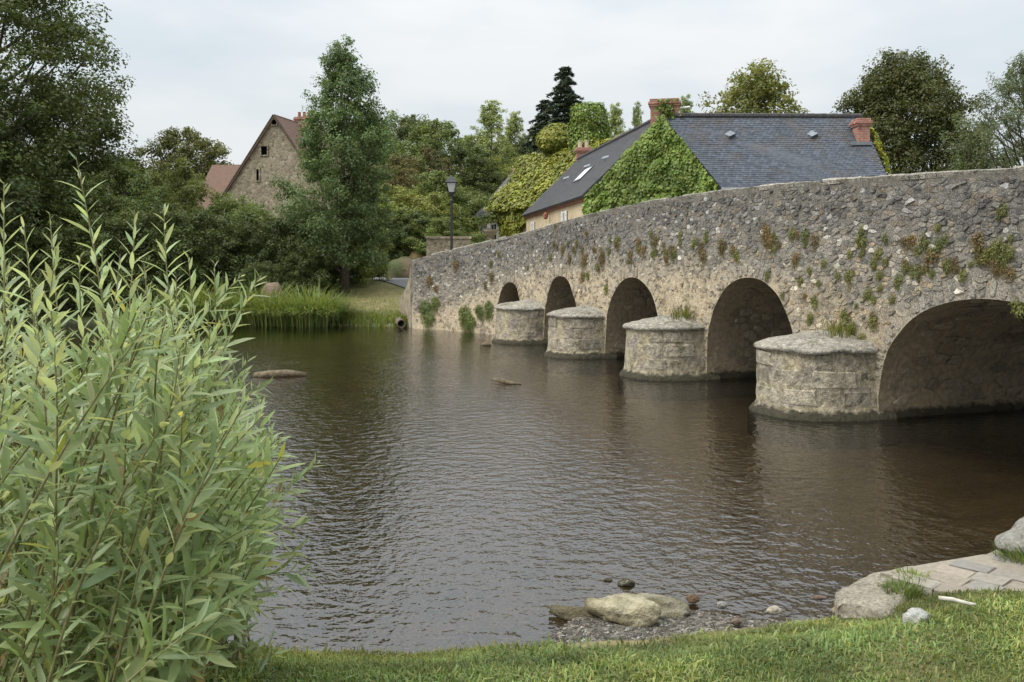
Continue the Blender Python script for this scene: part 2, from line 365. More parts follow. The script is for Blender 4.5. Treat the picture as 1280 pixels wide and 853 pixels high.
e = STOT; mb.add([off(e, 0, -.6), off(e, .4, -.6), off(e, .4, 2.12), off(e, 0, 2.12)], [(0, 1, 2, 3)], (.2, .18, .15))
mb.build('parapet_and_deck', MT['mortar'], bridge)
# vaults
vault_objs = []
for ai, (a, b, zs, zc) in enumerate(ARS):
    V = []; Fc = []; C = []; prof = []
    prof += [(a, -.6 + (zs + .6) * j / 6) for j in range(7)]
    prof += [(a + (b - a) * (1 - math.cos(math.pi * j / 40)) / 2, None) for j in range(1, 40)]
    prof += [(b, zs - (zs + .6) * j / 6) for j in range(7)]
    nt_ = 24
    for (s, z) in prof:
        z = zbot(s) if z is None else z
        for j in range(nt_ + 1):
            e = BW * j / nt_; p = bpos(s) + bnor(s) * e
            w = .03 * mn.noise(Vector((p[0] * 2, p[1] * 2, z * 2))) * min(1, e * 4)
            if j == 0: q = wpt(s, z); V.append(q)
            else: V.append((p[0] + w, p[1] + w, z + w))
            f = .5 + .5 * mn.noise(Vector((p[0] * 1.5, p[1] * 1.5, z * 1.5 + 4)))
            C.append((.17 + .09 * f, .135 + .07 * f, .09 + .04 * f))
    n = nt_ + 1
    Fc = [(i * n + j, i * n + j + 1, (i + 1) * n + j + 1, (i + 1) * n + j) for i in range(len(prof) - 1) for j in range(nt_)]
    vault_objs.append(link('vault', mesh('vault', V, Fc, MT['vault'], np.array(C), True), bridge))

# ---- stones: Voronoi cells of a jittered grid laid on any surface
def clip(poly, mx_, my_, nx, ny):
    o = []; n = len(poly)
    for i in range(n):
        p, q = poly[i], poly[(i + 1) % n]
        a = (p[0] - mx_) * nx + (p[1] - my_) * ny; b = (q[0] - mx_) * nx + (q[1] - my_) * ny
        if a <= 0: o.append(p)
        if (a < 0 < b) or (b < 0 < a):
            t = a / (a - b); o.append((p[0] + (q[0] - p[0]) * t, p[1] + (q[1] - p[1]) * t))
    return o
def cells(u0, u1, v0, v1, cu, cv, jit=.42, seed=1, drop=0):
    rd = random.Random(seed); nu, nv = max(1, int((u1 - u0) / cu)), max(1, int((v1 - v0) / cv)); G = {}
    for i in range(-2, nu + 2):
        for j in range(-2, nv + 2):
            G[i, j] = (u0 + (i + .5 + (.5 if j % 2 else 0) + rd.uniform(-jit, jit)) * cu, v0 + (j + .5 + rd.uniform(-jit, jit)) * cv)
    for k in list(G):
        if rd.random() < drop: del G[k]
    for i in range(nu):
        for j in range(nv):
            if (i, j) not in G: continue
            w = 1.6 if not drop else 1.9
            c = G[i, j]; P = [(c[0] - w * cu, c[1] - w * cv), (c[0] + w * cu, c[1] - w * cv), (c[0] + w * cu, c[1] + w * cv), (c[0] - w * cu, c[1] + w * cv)]
            for di in (-2, -1, 0, 1, 2):
                for dj in (-2, -1, 0, 1, 2):
                    q = G.get((i + di, j + dj))
                    if (di or dj) and q:
                        # anisotropic bisector
                        dx, dy = (q[0] - c[0]) / cu ** 2, (q[1] - c[1]) / cv ** 2
                        P = clip(P, (c[0] + q[0]) / 2, (c[1] + q[1]) / 2, dx, dy)
                        if len(P) < 3: break
                if len(P) < 3: break
            if len(P) >= 3: yield c, P
def stone_mesh(c, P, surf, shrink, h, rnd):
    """surf(u,v,off)->xyz. returns verts, faces"""
    cx, cy = sum(p[0] for p in P) / len(P), sum(p[1] for p in P) / len(P)
    Q = []
    for i in range(len(P)):      # cut the corners once
        p, q = P[i], P[(i + 1) % len(P)]
        if abs(p[0] - q[0]) + abs(p[1] - q[1]) < .012: Q.append(((p[0] + q[0]) / 2, (p[1] + q[1]) / 2)); continue
        for t in ((.12, .88) if rnd.random() < .6 else (.22, .5, .78)): Q.append((p[0] + (q[0] - p[0]) * t, p[1] + (q[1] - p[1]) * t))
    Q = [(x + (x - cx) * rnd.uniform(-.24, .06), y + (y - cy) * rnd.uniform(-.24, .06)) for x, y in Q]
    n = len(Q); V = []; tx, ty = rnd.uniform(-.3, .3), rnd.uniform(-.3, .3)
    for k, (sc, hh) in enumerate(((1, .012), (.98, -h * .55), (.84, -h))):
        for (x, y) in Q:
            x2, y2 = cx + (x - cx) * sc * shrink, cy + (y - cy) * sc * shrink
            o = hh - (0 if k == 0 else h * (tx * (x - cx) + ty * (y - cy)) / .12 * .5)
            V.append(surf(x2, y2, o))
    Fc = [(r * n + i, r * n + (i + 1) % n, (r + 1) * n + (i + 1) % n, (r + 1) * n + i) for r in range(2) for i in range(n)]
    Fc.append(tuple(range(2 * n, 3 * n)))
    return V, Fc
def area(P): return abs(sum(P[i][0] * P[(i + 1) % len(P)][1] - P[(i + 1) % len(P)][0] * P[i][1] for i in range(len(P)))) / 2

PAL = [(.15, .146, .142), (.20, .19, .178), (.25, .236, .214), (.30, .277, .245), (.39, .365, .325), (.60, .58, .54), (.33, .275, .205), (.25, .20, .145)]
PW = [.19, .21, .18, .14, .085, .05, .085, .06]
def emit(lst, name, mat, parent, nmax, stuff_name):
    lst.sort(key=lambda r: -r[0])
    for (a, V, Fc, c) in lst[:nmax]:
        link(name, mesh(name, V, Fc, mat, np.tile(np.array(c), (len(V), 1))), parent)
    if len(lst) > nmax:
        mb = MB()
        for (a, V, Fc, c) in lst[nmax:]: mb.add(V, Fc, c)
        tag(mb.build(stuff_name, mat, parent), kind='stuff')
rd = random.Random(3); lst = []
s_lo = s_of_d(5.5)
for c, P in cells(s_lo, STOT - .02, .05, 3.35, .098, .056, .48, 11, .2):
    s, z = c; d = float(bpos(s)[1]); zt = float(ztop(min(s, STOT)))
    if max(p[1] for p in P) > zt - .05 or min(p[0] for p in P) < s_lo - .1 or max(p[0] for p in P) > STOT: continue
    if any(p[1] < zbot(p[0]) + .03 for p in P): continue
    if any(zbot(p[0] + q) > -.5 and p[1] < zbot(p[0] + q) + .02 for p in P for q in (-.03, .03)): continue
    col = wall_col(s, z); sandy = min(1, max(0, (col[0] - .33) / (.18 if d > 13 else .1)))
    if rd.random() < .10 + (.55 if d > 13 else .3) * sandy: continue
    pc = np.array(rd.choices(PAL, PW)[0]) * rd.uniform(.85, 1.4)
    if sandy > .4 and rd.random() < .6: pc = pc * .6 + np.array((.26, .215, .15)) * .5
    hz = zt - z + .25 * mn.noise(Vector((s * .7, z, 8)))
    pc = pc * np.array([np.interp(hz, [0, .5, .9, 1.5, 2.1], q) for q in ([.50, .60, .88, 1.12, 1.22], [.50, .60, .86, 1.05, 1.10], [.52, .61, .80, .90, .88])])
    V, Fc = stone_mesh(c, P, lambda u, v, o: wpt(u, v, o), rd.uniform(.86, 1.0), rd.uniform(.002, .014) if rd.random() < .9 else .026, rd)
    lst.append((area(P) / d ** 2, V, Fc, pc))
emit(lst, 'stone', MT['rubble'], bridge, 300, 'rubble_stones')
# ---- voussoirs round each arch ring
for ai, (a, b, zs, zc) in enumerate(ARS):
    n = int((b - a) / .11) + 8; ths = np.linspace(0, math.pi, n + 1)
    lst = []
    for k in range(n):
        t0, t1 = ths[k], ths[k + 1]; P = []
        rr = rd.uniform(.16, .27)
        for (th, r) in ((t0 + .012, 0), (t1 - .012, 0), (t1 - .012, rr), (t0 + .012, rr)):
            s = (a + b) / 2 - (b - a) / 2 * math.cos(th); sc = min(max(s, a + 1e-3), b - 1e-3); z = zbot(sc)
            nx, nz = -math.cos(th), math.sin(th); P.append((s + nx * r, z + nz * r + .004))
        if rd.random() < .25: continue
        c = (sum(p[0] for p in P) / 4, sum(p[1] for p in P) / 4); f = wall_col(*c)
        V, Fc = stone_mesh(c, P, lambda u, v, o: wpt(u, v, o), .93, rd.uniform(.010, .026), rd)
        lst.append((1, V, Fc, (np.array(f) * .7 + np.array((.06, .056, .05))) * rd.uniform(.7, 1.1)))
    emit(lst, 'arch_stone', MT['rubble'], bridge, 60, 'x')
# ---- stones inside the vaults, on the far cheek that faces the camera
for ai in range(4):
    a, b, zs, zc = ARS[ai]; tab = []; acc = 0; s = b; pz = -.3; px = b; tab.append((0, b, -.3))
    for z in np.linspace(-.2, zs, 6): acc += z - pz; pz = z; tab.append((acc, b, z))
    for th in np.linspace(.05, math.pi * .62, 40):
        s = (a + b) / 2 + (b - a) / 2 * math.cos(th); z = zbot(min(max(s, a + 1e-4), b - 1e-4)); acc += math.hypot(s - px, z - pz); px, pz = s, z; tab.append((acc, s, z))
    tab = np.array(tab); ctr = ((a + b) / 2, .3)
    def surf(u, v, o, tab=tab, ctr=ctr):
        s = np.interp(v, tab[:, 0], tab[:, 1]); z = np.interp(v, tab[:, 0], tab[:, 2])
        ds, dz = ctr[0] - s, ctr[1] - z; q = math.hypot(ds, dz) or 1; s2 = s - o * ds / q * .8; z2 = z - o * dz / q * .8
        p = bpos(s2) + bnor(s2) * u; return (p[0], p[1], z2)
    lst = []; big = .30 if ai < 2 else .36
    for c, P in cells(.1, BW - .3, .3, tab[-1, 0], big, big * .55, .38, 20 + ai):
        if rd.random() < .35 or min(p[0] for p in P) < .04: continue
        V, Fc = stone_mesh(c, P, surf, rd.uniform(.72, .93), rd.uniform(.01, .03), rd)
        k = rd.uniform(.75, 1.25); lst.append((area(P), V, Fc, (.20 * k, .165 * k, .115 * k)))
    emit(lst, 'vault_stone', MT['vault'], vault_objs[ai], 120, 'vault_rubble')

# ---- piers with rounded cutwaters and low domed caps
def pier(s0, s1, proj, name_seed):
    rd = random.Random(name_seed); sc = (s0 + s1) / 2; hw = (s1 - s0) / 2 - .05
    p = bpos(sc); n = bnor(sc); t = np.array((-n[1], n[0]))
    root = empty('cutwater', (p[0], p[1], 0)); root.parent = bridge; root.location = Vector((p[0], p[1], 0)) - bridge.location
    def pt(th, z, g=0.0):      # th 0..pi over the half ellipse, + straight bits into the wall
        a, b = hw + g, proj + g
        x, y = math.cos(th), math.sin(th)
        x = math.copysign(abs(x) ** .78, x); y = y ** .88
        q = p + t * (a * x) - n * (b * y)
        if y < 1e-6: q = q + n * .25
        return (q[0], q[1], z)
    NT = 44
    def ring(z, g): return [pt(math.pi * k / NT, z, g + (.014 * mn.noise(Vector((k * .35, z * 5, name_seed))) + .006 * mn.noise(Vector((k * .9, z * 11, name_seed))))) for k in range(NT + 1)]
    prof = [(-.6, .14), (-.1, .13), (.02, .11), (.06, .085), (.09, .055), (.12, .035), (.16, .03), (.22, .026), (.3, .022), (.4, .018), (.5, .012), (.6, .006), (.7, 0), (.78, -.006), (.86, -.012)]
    V = []; [V.extend(ring(z, g)) for z, g in prof]; m = NT + 1
    Fc = [(i * m + k, i * m + k + 1, (i + 1) * m + k + 1, (i + 1) * m + k) for i in range(len(prof) - 1) for k in range(NT)]
    col = [(.33 + .07 * mn.noise(Vector((k * .2, i * .7, 1))), .285 + .06 * mn.noise(Vector((k * .2, i * .7, 1))), .205) for i in range(len(prof)) for k in range(m)]
    body = link('pier_body', mesh('pier_body', V, Fc, MT['block'], np.array(col), True)); body.parent = root; body.location = -Vector((p[0], p[1], 0))
    # blocks, course by course
    z = .17
    while z < .80:
        h = rd.uniform(.16, .30); h = min(h, .85 - z)
        if h < .1: break
        th = .06 + rd.uniform(0, .1)
        while th < math.pi - .1:
            w = rd.uniform(.2, .75); t1 = min(th + w, math.pi - .06)
            if t1 - th > .12 and rd.random() < .62:
                P = [(th + .01, z + .008), (t1 - .01, z + .008 + rd.uniform(-.01, .01)), (t1 - .01 + rd.uniform(-.05, .01), z + h - .008 - rd.uniform(0, .03)), (th + .01 + rd.uniform(-.01, .05), z + h - .008 - rd.uniform(0, .03))]
                k = rd.uniform(.62, 1.2); NN = 5; e = rd.uniform(.026, .048) - .03 * z; VV = []
                for (sc_, g) in ((1, -.02), (1, e * .5), (.93, e)):
                    cx, cz = (th + t1) / 2, z + h / 2; Q = []
                    for q in range(4):
                        A, B = P[q], P[(q + 1) % 4]
                        for r in range(NN): f = r / NN; Q.append((A[0] + (B[0] - A[0]) * f, A[1] + (B[1] - A[1]) * f))
                    VV += [pt(cx + (x - cx) * sc_, cz + (y - cz) * (sc_ ** 1.8), g + .009 * mn.noise(Vector((x * 9, y * 14, 3)))) for x, y in Q]
                nn = 4 * NN; FF = [(r * nn + i, r * nn + (i + 1) % nn, (r + 1) * nn + (i + 1) % nn, (r + 1) * nn + i) for r in range(2) for i in range(nn)]
                # top as strips
                o2 = 2 * nn
                for r in range(NN): FF.append((o2 + r, o2 + r + 1, o2 + 3 * NN - r - 1, o2 + 3 * NN - r))
                FF.append((o2 + 3 * NN, o2, *[o2 + 4 * NN - r for r in range(1, NN)][::1]))
                FF.append(tuple([o2 + NN + r for r in range(NN + 1)]))
                ob = link('block', mesh('block', VV, FF, MT['block'], np.tile(np.array((.34 * k, .30 * k, .225 * k)), (len(VV), 1)))); ob.parent = root; ob.location = -Vector((p[0], p[1], 0))
            th = t1
        z += h
    # cap: drip edge, then a low dome rising to the wall
    V = []; cp = [(.855, .0), (.85, .045), (.885, .06), (.915, .03)]
    for z, g in cp: V.extend([(a_[0], a_[1], a_[2] + .03 * mn.noise(Vector((a_[0] * 3, a_[1] * 3, 6)))) for a_ in ring(z, g + .0)])
    rings = len(cp)
    for k in range(1, 7):
        f = 1 - k / 7
        for q in range(NT + 1):
            e = pt(math.pi * q / NT, 0, .06); c0 = p + n * .2
            x, y = c0[0] + (e[0] - c0[0]) * f, c0[1] + (e[1] - c0[1]) * f
            V.append((x, y, .915 + .19 * (1 - f ** 1.5) + .035 * mn.noise(Vector((x * 4, y * 4, name_seed))) + .02 * mn.noise(Vector((x * 11, y * 11, name_seed)))))
        rings += 1
    Fc = [(i * m + k, i * m + k + 1, (i + 1) * m + k + 1, (i + 1) * m + k) for i in range(rings - 1) for k in range(NT)]
    col = []
    for v in V:
        q = .5 + .5 * mn.noise(Vector((v[0] * 3, v[1] * 3, 7))); col.append((.22 + .2 * q, .205 + .185 * q, .17 + .155 * q))
    cap = link('cap', mesh('cap', V, Fc, MT['cap'], np.array(col), True)); cap.parent = root; cap.location = -Vector((p[0], p[1], 0))
    return p, n, t
PIERS = []
for i in range(4):
    PIERS.append(pier(ARS[i][1], ARS[i + 1][0], (1.07, 1.04, .93, .95)[i], 40 + i))
# ---- coping stones along the parapet
s = s_lo
while s < STOT - .1:
    w = rd.uniform(.22, .5); w = min(w, STOT - s); a, b = s + .006, s + w - .006; V = []
    h = rd.uniform(.005, .035)
    for (e, hh) in ((.0, -.05), (-.02, h * .2), (.015, h), (.38, h), (.41, -.05)):
        for x in (a, (a + b) / 2, b):
            j = .014 * mn.noise(Vector((x * 6, e * 9, hh * 9))); q = bpos(x) + bnor(x) * (e + j); V.append((q[0], q[1], float(ztop(x)) + hh + j))
    Fc = [(r * 3 + i, r * 3 + i + 1, r * 3 + i + 4, r * 3 + i + 3) for r in range(4) for i in range(2)] + [(0, 3, 6, 9, 12), (14, 11, 8, 5, 2)]
    k = rd.uniform(.75, 1.15)
    link('coping_stone', mesh('coping_stone', V, Fc, MT['cap'], np.tile(np.array((.33 * k, .305 * k, .26 * k)), (15, 1))), bridge); s += w
# ---- sloping wing wall at the far end
mb = MB(); A = np.array(CV[-1]); B = np.array((-3.72, 29.5)); nn = np.array((-(B - A)[1], (B - A)[0])); nn /= np.linalg.norm(nn)
for k in range(10):
    f0, f1 = k / 10, (k + 1) / 10; P = [A + (B - A) * f for f in (f0, f1)]; Z = [1.9 - 1.05 * f ** .5 for f in (f0, f1)]
    Q = [P[0] + nn * .05, P[1] + nn * .05, P[1] - nn * .3, P[0] - nn * .3]
    mb.add([(Q[0][0], Q[0][1], 0), (Q[1][0], Q[1][1], 0), (Q[2][0], Q[2][1], 0), (Q[3][0], Q[3][1], 0), (Q[0][0], Q[0][1], Z[0]), (Q[1][0], Q[1][1], Z[1]), (Q[2][0], Q[2][1], Z[1]), (Q[3][0], Q[3][1], Z[0])],
           [(0, 1, 5, 4), (2, 3, 7, 6), (4, 5, 6, 7), (1, 2, 6, 5), (3, 0, 4, 7)], (.27, .25, .20))
mb.build('wing_wall', MT['barn'], bridge)

# ------------------------------------------------------------------ ground and river
FAR = np.array([(-900, 60), (-300, 40), (-60, 31), (-20, 30), (-9.3, 29.3), (-5.3, 28.3), (-3.05, 27.6), (-1.6, 27.1), (-.4, 26.25), (.6, 27.1), (3.0, 28.6), (4.2, 26.6), (5.0, 25.0), (13, 25), (40, 30), (300, 60), (900, 120)], float)
NEAR = np.array([(-900, 20), (-60, 6.5), (-6, 5.0), (-3, 4.7), (-1.4, 4.42), (-.5, 4.34), (.0, 4.42), (.12, 4.8), (.45, 5.25), (1.0, 5.16), (1.45, 5.0), (1.72, 4.85), (1.95, 5.0), (2.15, 5.14), (2.5, 5.3), (2.85, 5.42), (3.2, 5.75), (3.6, 6.2), (4.2, 6.8), (6.3, 7.9), (10.4, 9.2), (60, 14), (900, 60)], float)
def sdist(x, y, PL, sign):
    """distance to polyline, positive on the land side (sign=+1: land has larger y)"""
    d = np.full(x.shape, 1e9); yy = np.interp(x, PL[:, 0], PL[:, 1]) if np.all(np.diff(PL[:, 0]) > 0) else None
    for i in range(len(PL) - 1):
        a, b = PL[i], PL[i + 1]; e = b - a; t = np.clip(((x - a[0]) * e[0] + (y - a[1]) * e[1]) / (e @ e), 0, 1)
        d = np.minimum(d, np.hypot(x - a[0] - t * e[0], y - a[1] - t * e[1]))
    return np.where((y - yy) * sign > 0, d, -d)
def sm(a, b, x): t = np.clip((x - a) / (b - a), 0, 1); return t * t * (3 - 2 * t)
WV = [(rng.uniform(.15, 3.5), rng.uniform(0, 6.28), rng.uniform(0, 6.28)) for _ in range(24)]
def wob(x, y, k): return sum(math.cos(i) * np.sin((x * math.cos(a) + y * math.sin(a)) * f * k + p) / (1 + f) for i, (f, a, p) in enumerate(WV)) / 6
def gheight(x, y):
    x = np.asarray(x, float); y = np.asarray(y, float)
    df = sdist(x, y, FAR, 1); dn = sdist(x, y, NEAR, -1)
    bed = -.12 - .22 * sm(0, 1.6, np.minimum(-df, -dn)) + .03 * wob(x, y, 2)
    zf = -.12 + .30 * sm(-.05, .25, df) + .5 * sm(.2, 3.0, df) + .62 * sm(2.0, 9, df) + .05 * wob(x, y, 1.2) * sm(.5, 2, df)
    zf = zf + np.where(x > -2.9, .45 * sm(0, .5, df), 0) * sm(6, 2, df) + 14 * sm(70, 200, y) + 10 * sm(-30, -140, x) * sm(45, 90, y) + 3.5 * sm(48, 75, y)
    gw = .03 + .62 * sm(.0, .45, x) * sm(1.95, 1.3, x)
    yg = np.interp(x, [-.3, -.1, .0, .3, .85, 1.35, 1.7, 1.95, 2.2], [9, 4.45, 4.34, 4.37, 4.45, 4.58, 4.70, 4.78, 9]) + .03 * wob(x, y, 6)
    g = np.minimum(dn - .03, yg - y)
    zn = -.12 + .16 * sm(-.05, .18, dn) + .02 * sm(.1, .5, dn) + .10 * sm(-.02, .10, g) + .20 * sm(0.05, .9, g) + .018 * wob(x, y, 5)
    slabby = sm(1.8, 2.0, x) * sm(-.10, .02, (x - 2.1) * .68 + (y - 5.0) * .73); zn = np.where(dn > 0, zn * (1 - slabby) + np.minimum(zn, .19) * slabby, zn)
    z = np.where(df > -.05, zf, np.where(dn > -.05, zn, bed))
    return z, df, dn, g
def axis(pts): return np.unique(np.round(np.concatenate([np.arange(a, b, s) for a, b, s in pts] + [[pts[-1][1]]]), 4))
gx = axis([(-900, -200, 50), (-200, -60, 10), (-60, -14, 1.5), (-14, -3.2, .3), (-3.2, 4, .05), (4, 14, .3), (14, 60, 2), (60, 200, 10), (200, 900, 50)])
gy = axis([(-60, 0, 6), (0, 2.4, .3), (2.4, 6.6, .05), (6.6, 24, .3), (24, 33, .15), (33, 60, .6), (60, 200, 5), (200, 1500, 60)])
X, Y = np.meshgrid(gx, gy); Z, DF, DN, GG = gheight(X, Y)
gm = np.where(DF > 0, sm(.0, .12, DF), sm(0, .06, GG)); gm = np.where((DN > 0) | (DF > 0), gm, 0)
dry = np.where(DF > 0, sm(.7, 2.0, DF) * sm(-8, -5, X) * sm(40, 33, Y) * (.75 + .5 * wob(X, Y, 1.6)), np.where(DN > 0, sm(.1, .7, 2.6 * wob(X, Y, 2.2) + .9 * wob(X, Y, 7)) * gm * .9, 0))
bedm = np.where((DF < 0) & (DN < 0), 1.0, 0) * sm(0.0, -.05, Z)
nx_, ny_ = len(gx), len(gy); idx = np.arange(nx_ * ny_).reshape(ny_, nx_)
Fq = np.stack([idx[:-1, :-1], idx[:-1, 1:], idx[1:, 1:], idx[1:, :-1]], -1).reshape(-1, 4)
tag(link('ground', mesh('ground', np.stack([X, Y, Z], -1).reshape(-1, 3), Fq, MT['ground'], np.clip(np.stack([gm, dry, bedm], -1).reshape(-1, 3), 0, 1), True)), kind='structure')
def gz(x, y): return float(gheight(np.array([x]), np.array([y]))[0][0])

# river surface with real ripples
wx = axis([(-90, -16, 2), (-16, -5, .25), (-5, 7.5, .042), (8, 14, .5), (14, 90, 4)])
wy = [4.3]
while wy[-1] < 31: wy.append(wy[-1] + max(.03, .0046 * wy[-1]))
wy = np.array(wy + [33, 36, 40, 60]); X, Y = np.meshgrid(wx, wy); Z = np.zeros_like(X)
wr = np.random.default_rng(5)
amp = .6 + .5 * np.clip(wob(X, Y, .55) * 1.8 + wob(X, Y, 1.7) * .8, -1, 1)
calm = 1 - .62 * np.exp(-(((X + .2) / 1.6) ** 2 + ((Y - 5.6) / 1.3) ** 2))
for k in range(80):
    lam = .09 * (3.4 ** wr.random()); th = wr.normal(1.75, 1.05); kk = 2 * math.pi / lam
    Z += (.0021 * lam) * wr.uniform(.5, 1.2) * np.sin(kk * (X * math.cos(th) + Y * math.sin(th)) + wr.uniform(0, 6.3) + 1.3 * wob(X, Y, .9 + .02 * k))
Z = Z * amp * calm * np.interp(X, [-6, -5, 7, 8], [.4, 1, 1, .4])
idx = np.arange(X.size).reshape(X.shape); Fq = np.stack([idx[:-1, :-1], idx[:-1, 1:], idx[1:, 1:], idx[1:, :-1]], -1).reshape(-1, 4)
tag(link('river_water', mesh('river_water', np.stack([X, Y, Z], -1).reshape(-1, 3), Fq, MT['water'], None, True)), kind='structure')

# road on the far side
rp = catmull([(2.0, 28.5), (-1.6, 33), (-4.6, 39), (-7.5, 46), (-14, 62)], 14); mb = MB()
tg = np.gradient(rp, axis=0); tg /= np.linalg.norm(tg, axis=1)[:, None]; nn = np.stack([-tg[:, 1], tg[:, 0]], -1)
NC = 8; RV = [[(rp[i] + nn[i] * (1.7 - 3.4 * k / NC)) for k in range(NC + 1)] for i in range(len(rp))]
for i in range(len(rp) - 1):
    for k in range(NC): mb.add([(x, y, gz(x, y) + .035) for x, y in (RV[i][k], RV[i][k + 1], RV[i + 1][k + 1], RV[i + 1][k])], [(0, 1, 2, 3)])
tag(mb.build('road', MT['asphalt']), kind='structure')

# ------------------------------------------------------------------ leaves, trees
def unit(v): return v / (np.linalg.norm(v, axis=-1, keepdims=True) + 1e-9)
def leaf_quads(C, N, ln, wd, rg, axis_=None, fold=.12):
    n = len(C); N = unit(N); a = rg.normal(size=(n, 3)) if axis_ is None else axis_
    a = unit(a - N * np.sum(a * N, -1, keepdims=True)); b = np.cross(N, a)
    ln = np.broadcast_to(np.asarray(ln, float), (n,))[:, None]; wd = np.broadcast_to(np.asarray(wd, float), (n,))[:, None]
    V = np.stack([C - a * ln / 2, C + b * wd / 2 + N * ln * fold, C + a * ln / 2, C - b * wd / 2 + N * ln * fold], 1).reshape(-1, 3)
    return V, np.arange(4 * n).reshape(n, 4)
def leaf_cols(n, rg, v=.3, base=None):
    k = rg.uniform(1 - v, 1 + v, n); c = np.stack([k * rg.uniform(.85, 1.2, n), k, k * rg.uniform(.8, 1.1, n)], -1)
    if base is not None: c = c * base
    return np.repeat(c, 4, 0)
PROFILE = {
    'round': lambda t: max(0, 1 - (2 * t - 1) ** 2) ** .5,
    'dome': lambda t: max(0, 1 - t ** 2.4) ** .5 * (.8 + .2 * min(1, t * 5)),
    'oval': lambda t: max(0, 1 - abs(2 * t - .85) ** 2.2 / 1.4) ** .6 * (1 - t ** 6 * .8),
    'ash': lambda t: (.62 + .38 * math.sin(t * 3.0 + .35)) * max(0.1, 1 - t ** 3.5) ** .7,
    'poplar': lambda t: (.5 + .5 * math.sin(min(1, t * 2) * 1.57)) * max(0.02, 1 - t ** 2.8) ** .7,
    'bush': lambda t: max(0, 1 - t ** 2) ** .5,
}
def make_tree(rg, height, cb, rad, prof, nclump, clump_r, nleaf, ll, mat, trunk_r=.2, flat=.7, hollow=.45, droop=0, asp=.55, lim=22, ragged=.2, sub=5):
    """returns (trunk mesh, crown mesh) about the origin. Leaves sit on twig sprays inside clumps of uneven size"""
    pf = PROFILE[prof]; mb = MB(); cl = []
    lean = rg.normal(0, .03, 2)
    def axis_at(z): return np.array((lean[0] * z, lean[1] * z, z))
    zz = np.linspace(0, height * .92, 9)
    mb.tube([axis_at(z) + np.array((.06 * trunk_r * 5 * math.sin(z * 1.3), 0, 0)) for z in zz], [trunk_r * (1 - .93 * (z / height)) * (1.35 if z == 0 else 1) for z in zz], 9)
    for k in range(nclump):
        t = (k + rg.random()) / nclump; t = t ** .9; th = k * 2.4 + rg.uniform(-.5, .5)
        r = rad * pf(t) * (hollow + (1 - hollow) * rg.random() ** .5) * (1 + rg.uniform(-ragged, ragged))
        c = axis_at(cb + (height - cb) * t) + np.array((r * math.cos(th), r * math.sin(th), 0)); c[2] -= droop * r
        cl.append((c, clump_r * rg.uniform(.6, 1.25) * (.65 + .35 * pf(t))))
    for i in rg.choice(len(cl), min(lim, len(cl)), replace=False):
        c = cl[i][0]; z0 = max(cb * .6, c[2] - np.hypot(c[0], c[1]) * .8 - .3); p0 = axis_at(min(z0, height * .85)); mid = (p0 + c) / 2 + np.array((0, 0, -.08 * np.linalg.norm(c - p0)))
        rr = trunk_r * .38 * (1 - .7 * z0 / height)
        mb.tube([p0, mid, c], [rr, rr * .6, rr * .18], 6, cap=False)
    tm = mesh('trunk', mb.v, mb.f, MT['bark'], None, True)
    Cs = []; Ns = []; Ks = []
    wsum = sum(r * r for _, r in cl)
    for c, r in cl:
        # sub-clumps: sprays scattered in the clump
        ns = sub; sc = rg.normal(size=(ns, 3)); sc = unit(sc) * (rg.random((ns, 1)) ** .4) * r * np.array((1, 1, flat)) + c
        n = max(6, int(1.25 * nleaf * r * r / wsum / ns)); tone = rg.uniform(.82, 1.18)
        for q in sc:
            rr = r * rg.uniform(.34, .66); d = unit(rg.normal(size=(n, 3))); d[:, 2] += .15
            rad_ = rr * rg.random((n, 1)) ** .45; P = q + d * rad_ * np.array((1, 1, .8)); P[:, 2] -= droop * .5 * np.hypot(d[:, 0], d[:, 1]) * rr
            Cs.append(P); Ns.append(unit(d * .55 + np.array((0, 0, .55)) + rg.normal(size=(n, 3)) * .5 + unit(P - c) * .3)); Ks.append(np.full(n, tone * rg.uniform(.9, 1.1)))
    Cs = np.concatenate(Cs); Ns = np.concatenate(Ns); Ks = np.concatenate(Ks); n = len(Cs)
    lk = .90 * ll * rg.uniform(.65, 1.3, n)
    V, Fq = leaf_quads(Cs, Ns, lk, lk * asp, rg)
    cm = mesh('crown', V, Fq, mat, leaf_cols(n, rg, .28) * np.repeat(Ks, 4)[:, None])
    return tm, cm
def place_tree(name, meshes, x, y, z, label, cat='tree', group=None, sc=(1, 1, 1), rz=0, names=('trunk', 'crown')):
    o = empty(name, (x, y, z), label, cat, group); o.scale = sc; o.rotation_euler.z = rz
    for nm, me in zip(names, meshes):
        c = bpy.data.objects.new(nm, me); COL.objects.link(c); c.parent = o
    return o
LF = lambda n, c, **k: mat_leaf('leaf_' + n, c, **k)
ML = dict(dark=LF('dark', (.092, .122, .046)), ash=LF('ash', (.125, .18, .082)), mid=LF('mid', (.185, .235, .085)), olive=LF('olive', (.22, .245, .08)),
          poplar=LF('poplar', (.28, .34, .15)), conifer=LF('conifer', (.10, .135, .105), trans=.15), dome=LF('dome', (.105, .118, .046)), grey=LF('grey', (.14, .175, .11)),
          yellow=LF('yellow', (.21, .225, .075)), brown=LF('brown', (.175, .16, .075)), ivy=LF('ivy', (.205, .29, .056), spec=.4, trans=.25), ivy2=LF('ivy_gold', (.27, .295, .058), trans=.25),
          fern=LF('fern', (.20, .22, .075)), dryweed=LF('dryweed', (.235, .185, .098)), sedge=LF('sedge', (.18, .24, .08)), grass=LF('grass', (.185, .245, .095)), fargrass=LF('fargrass', (.17, .22, .062)))
def pxX(px, d): return (px - CX) / F * d
def pyZ(py, d): return H + (HY - py) / F * d

rg = np.random.default_rng(21)
GZ = lambda x, y: gz(x, y) - .05
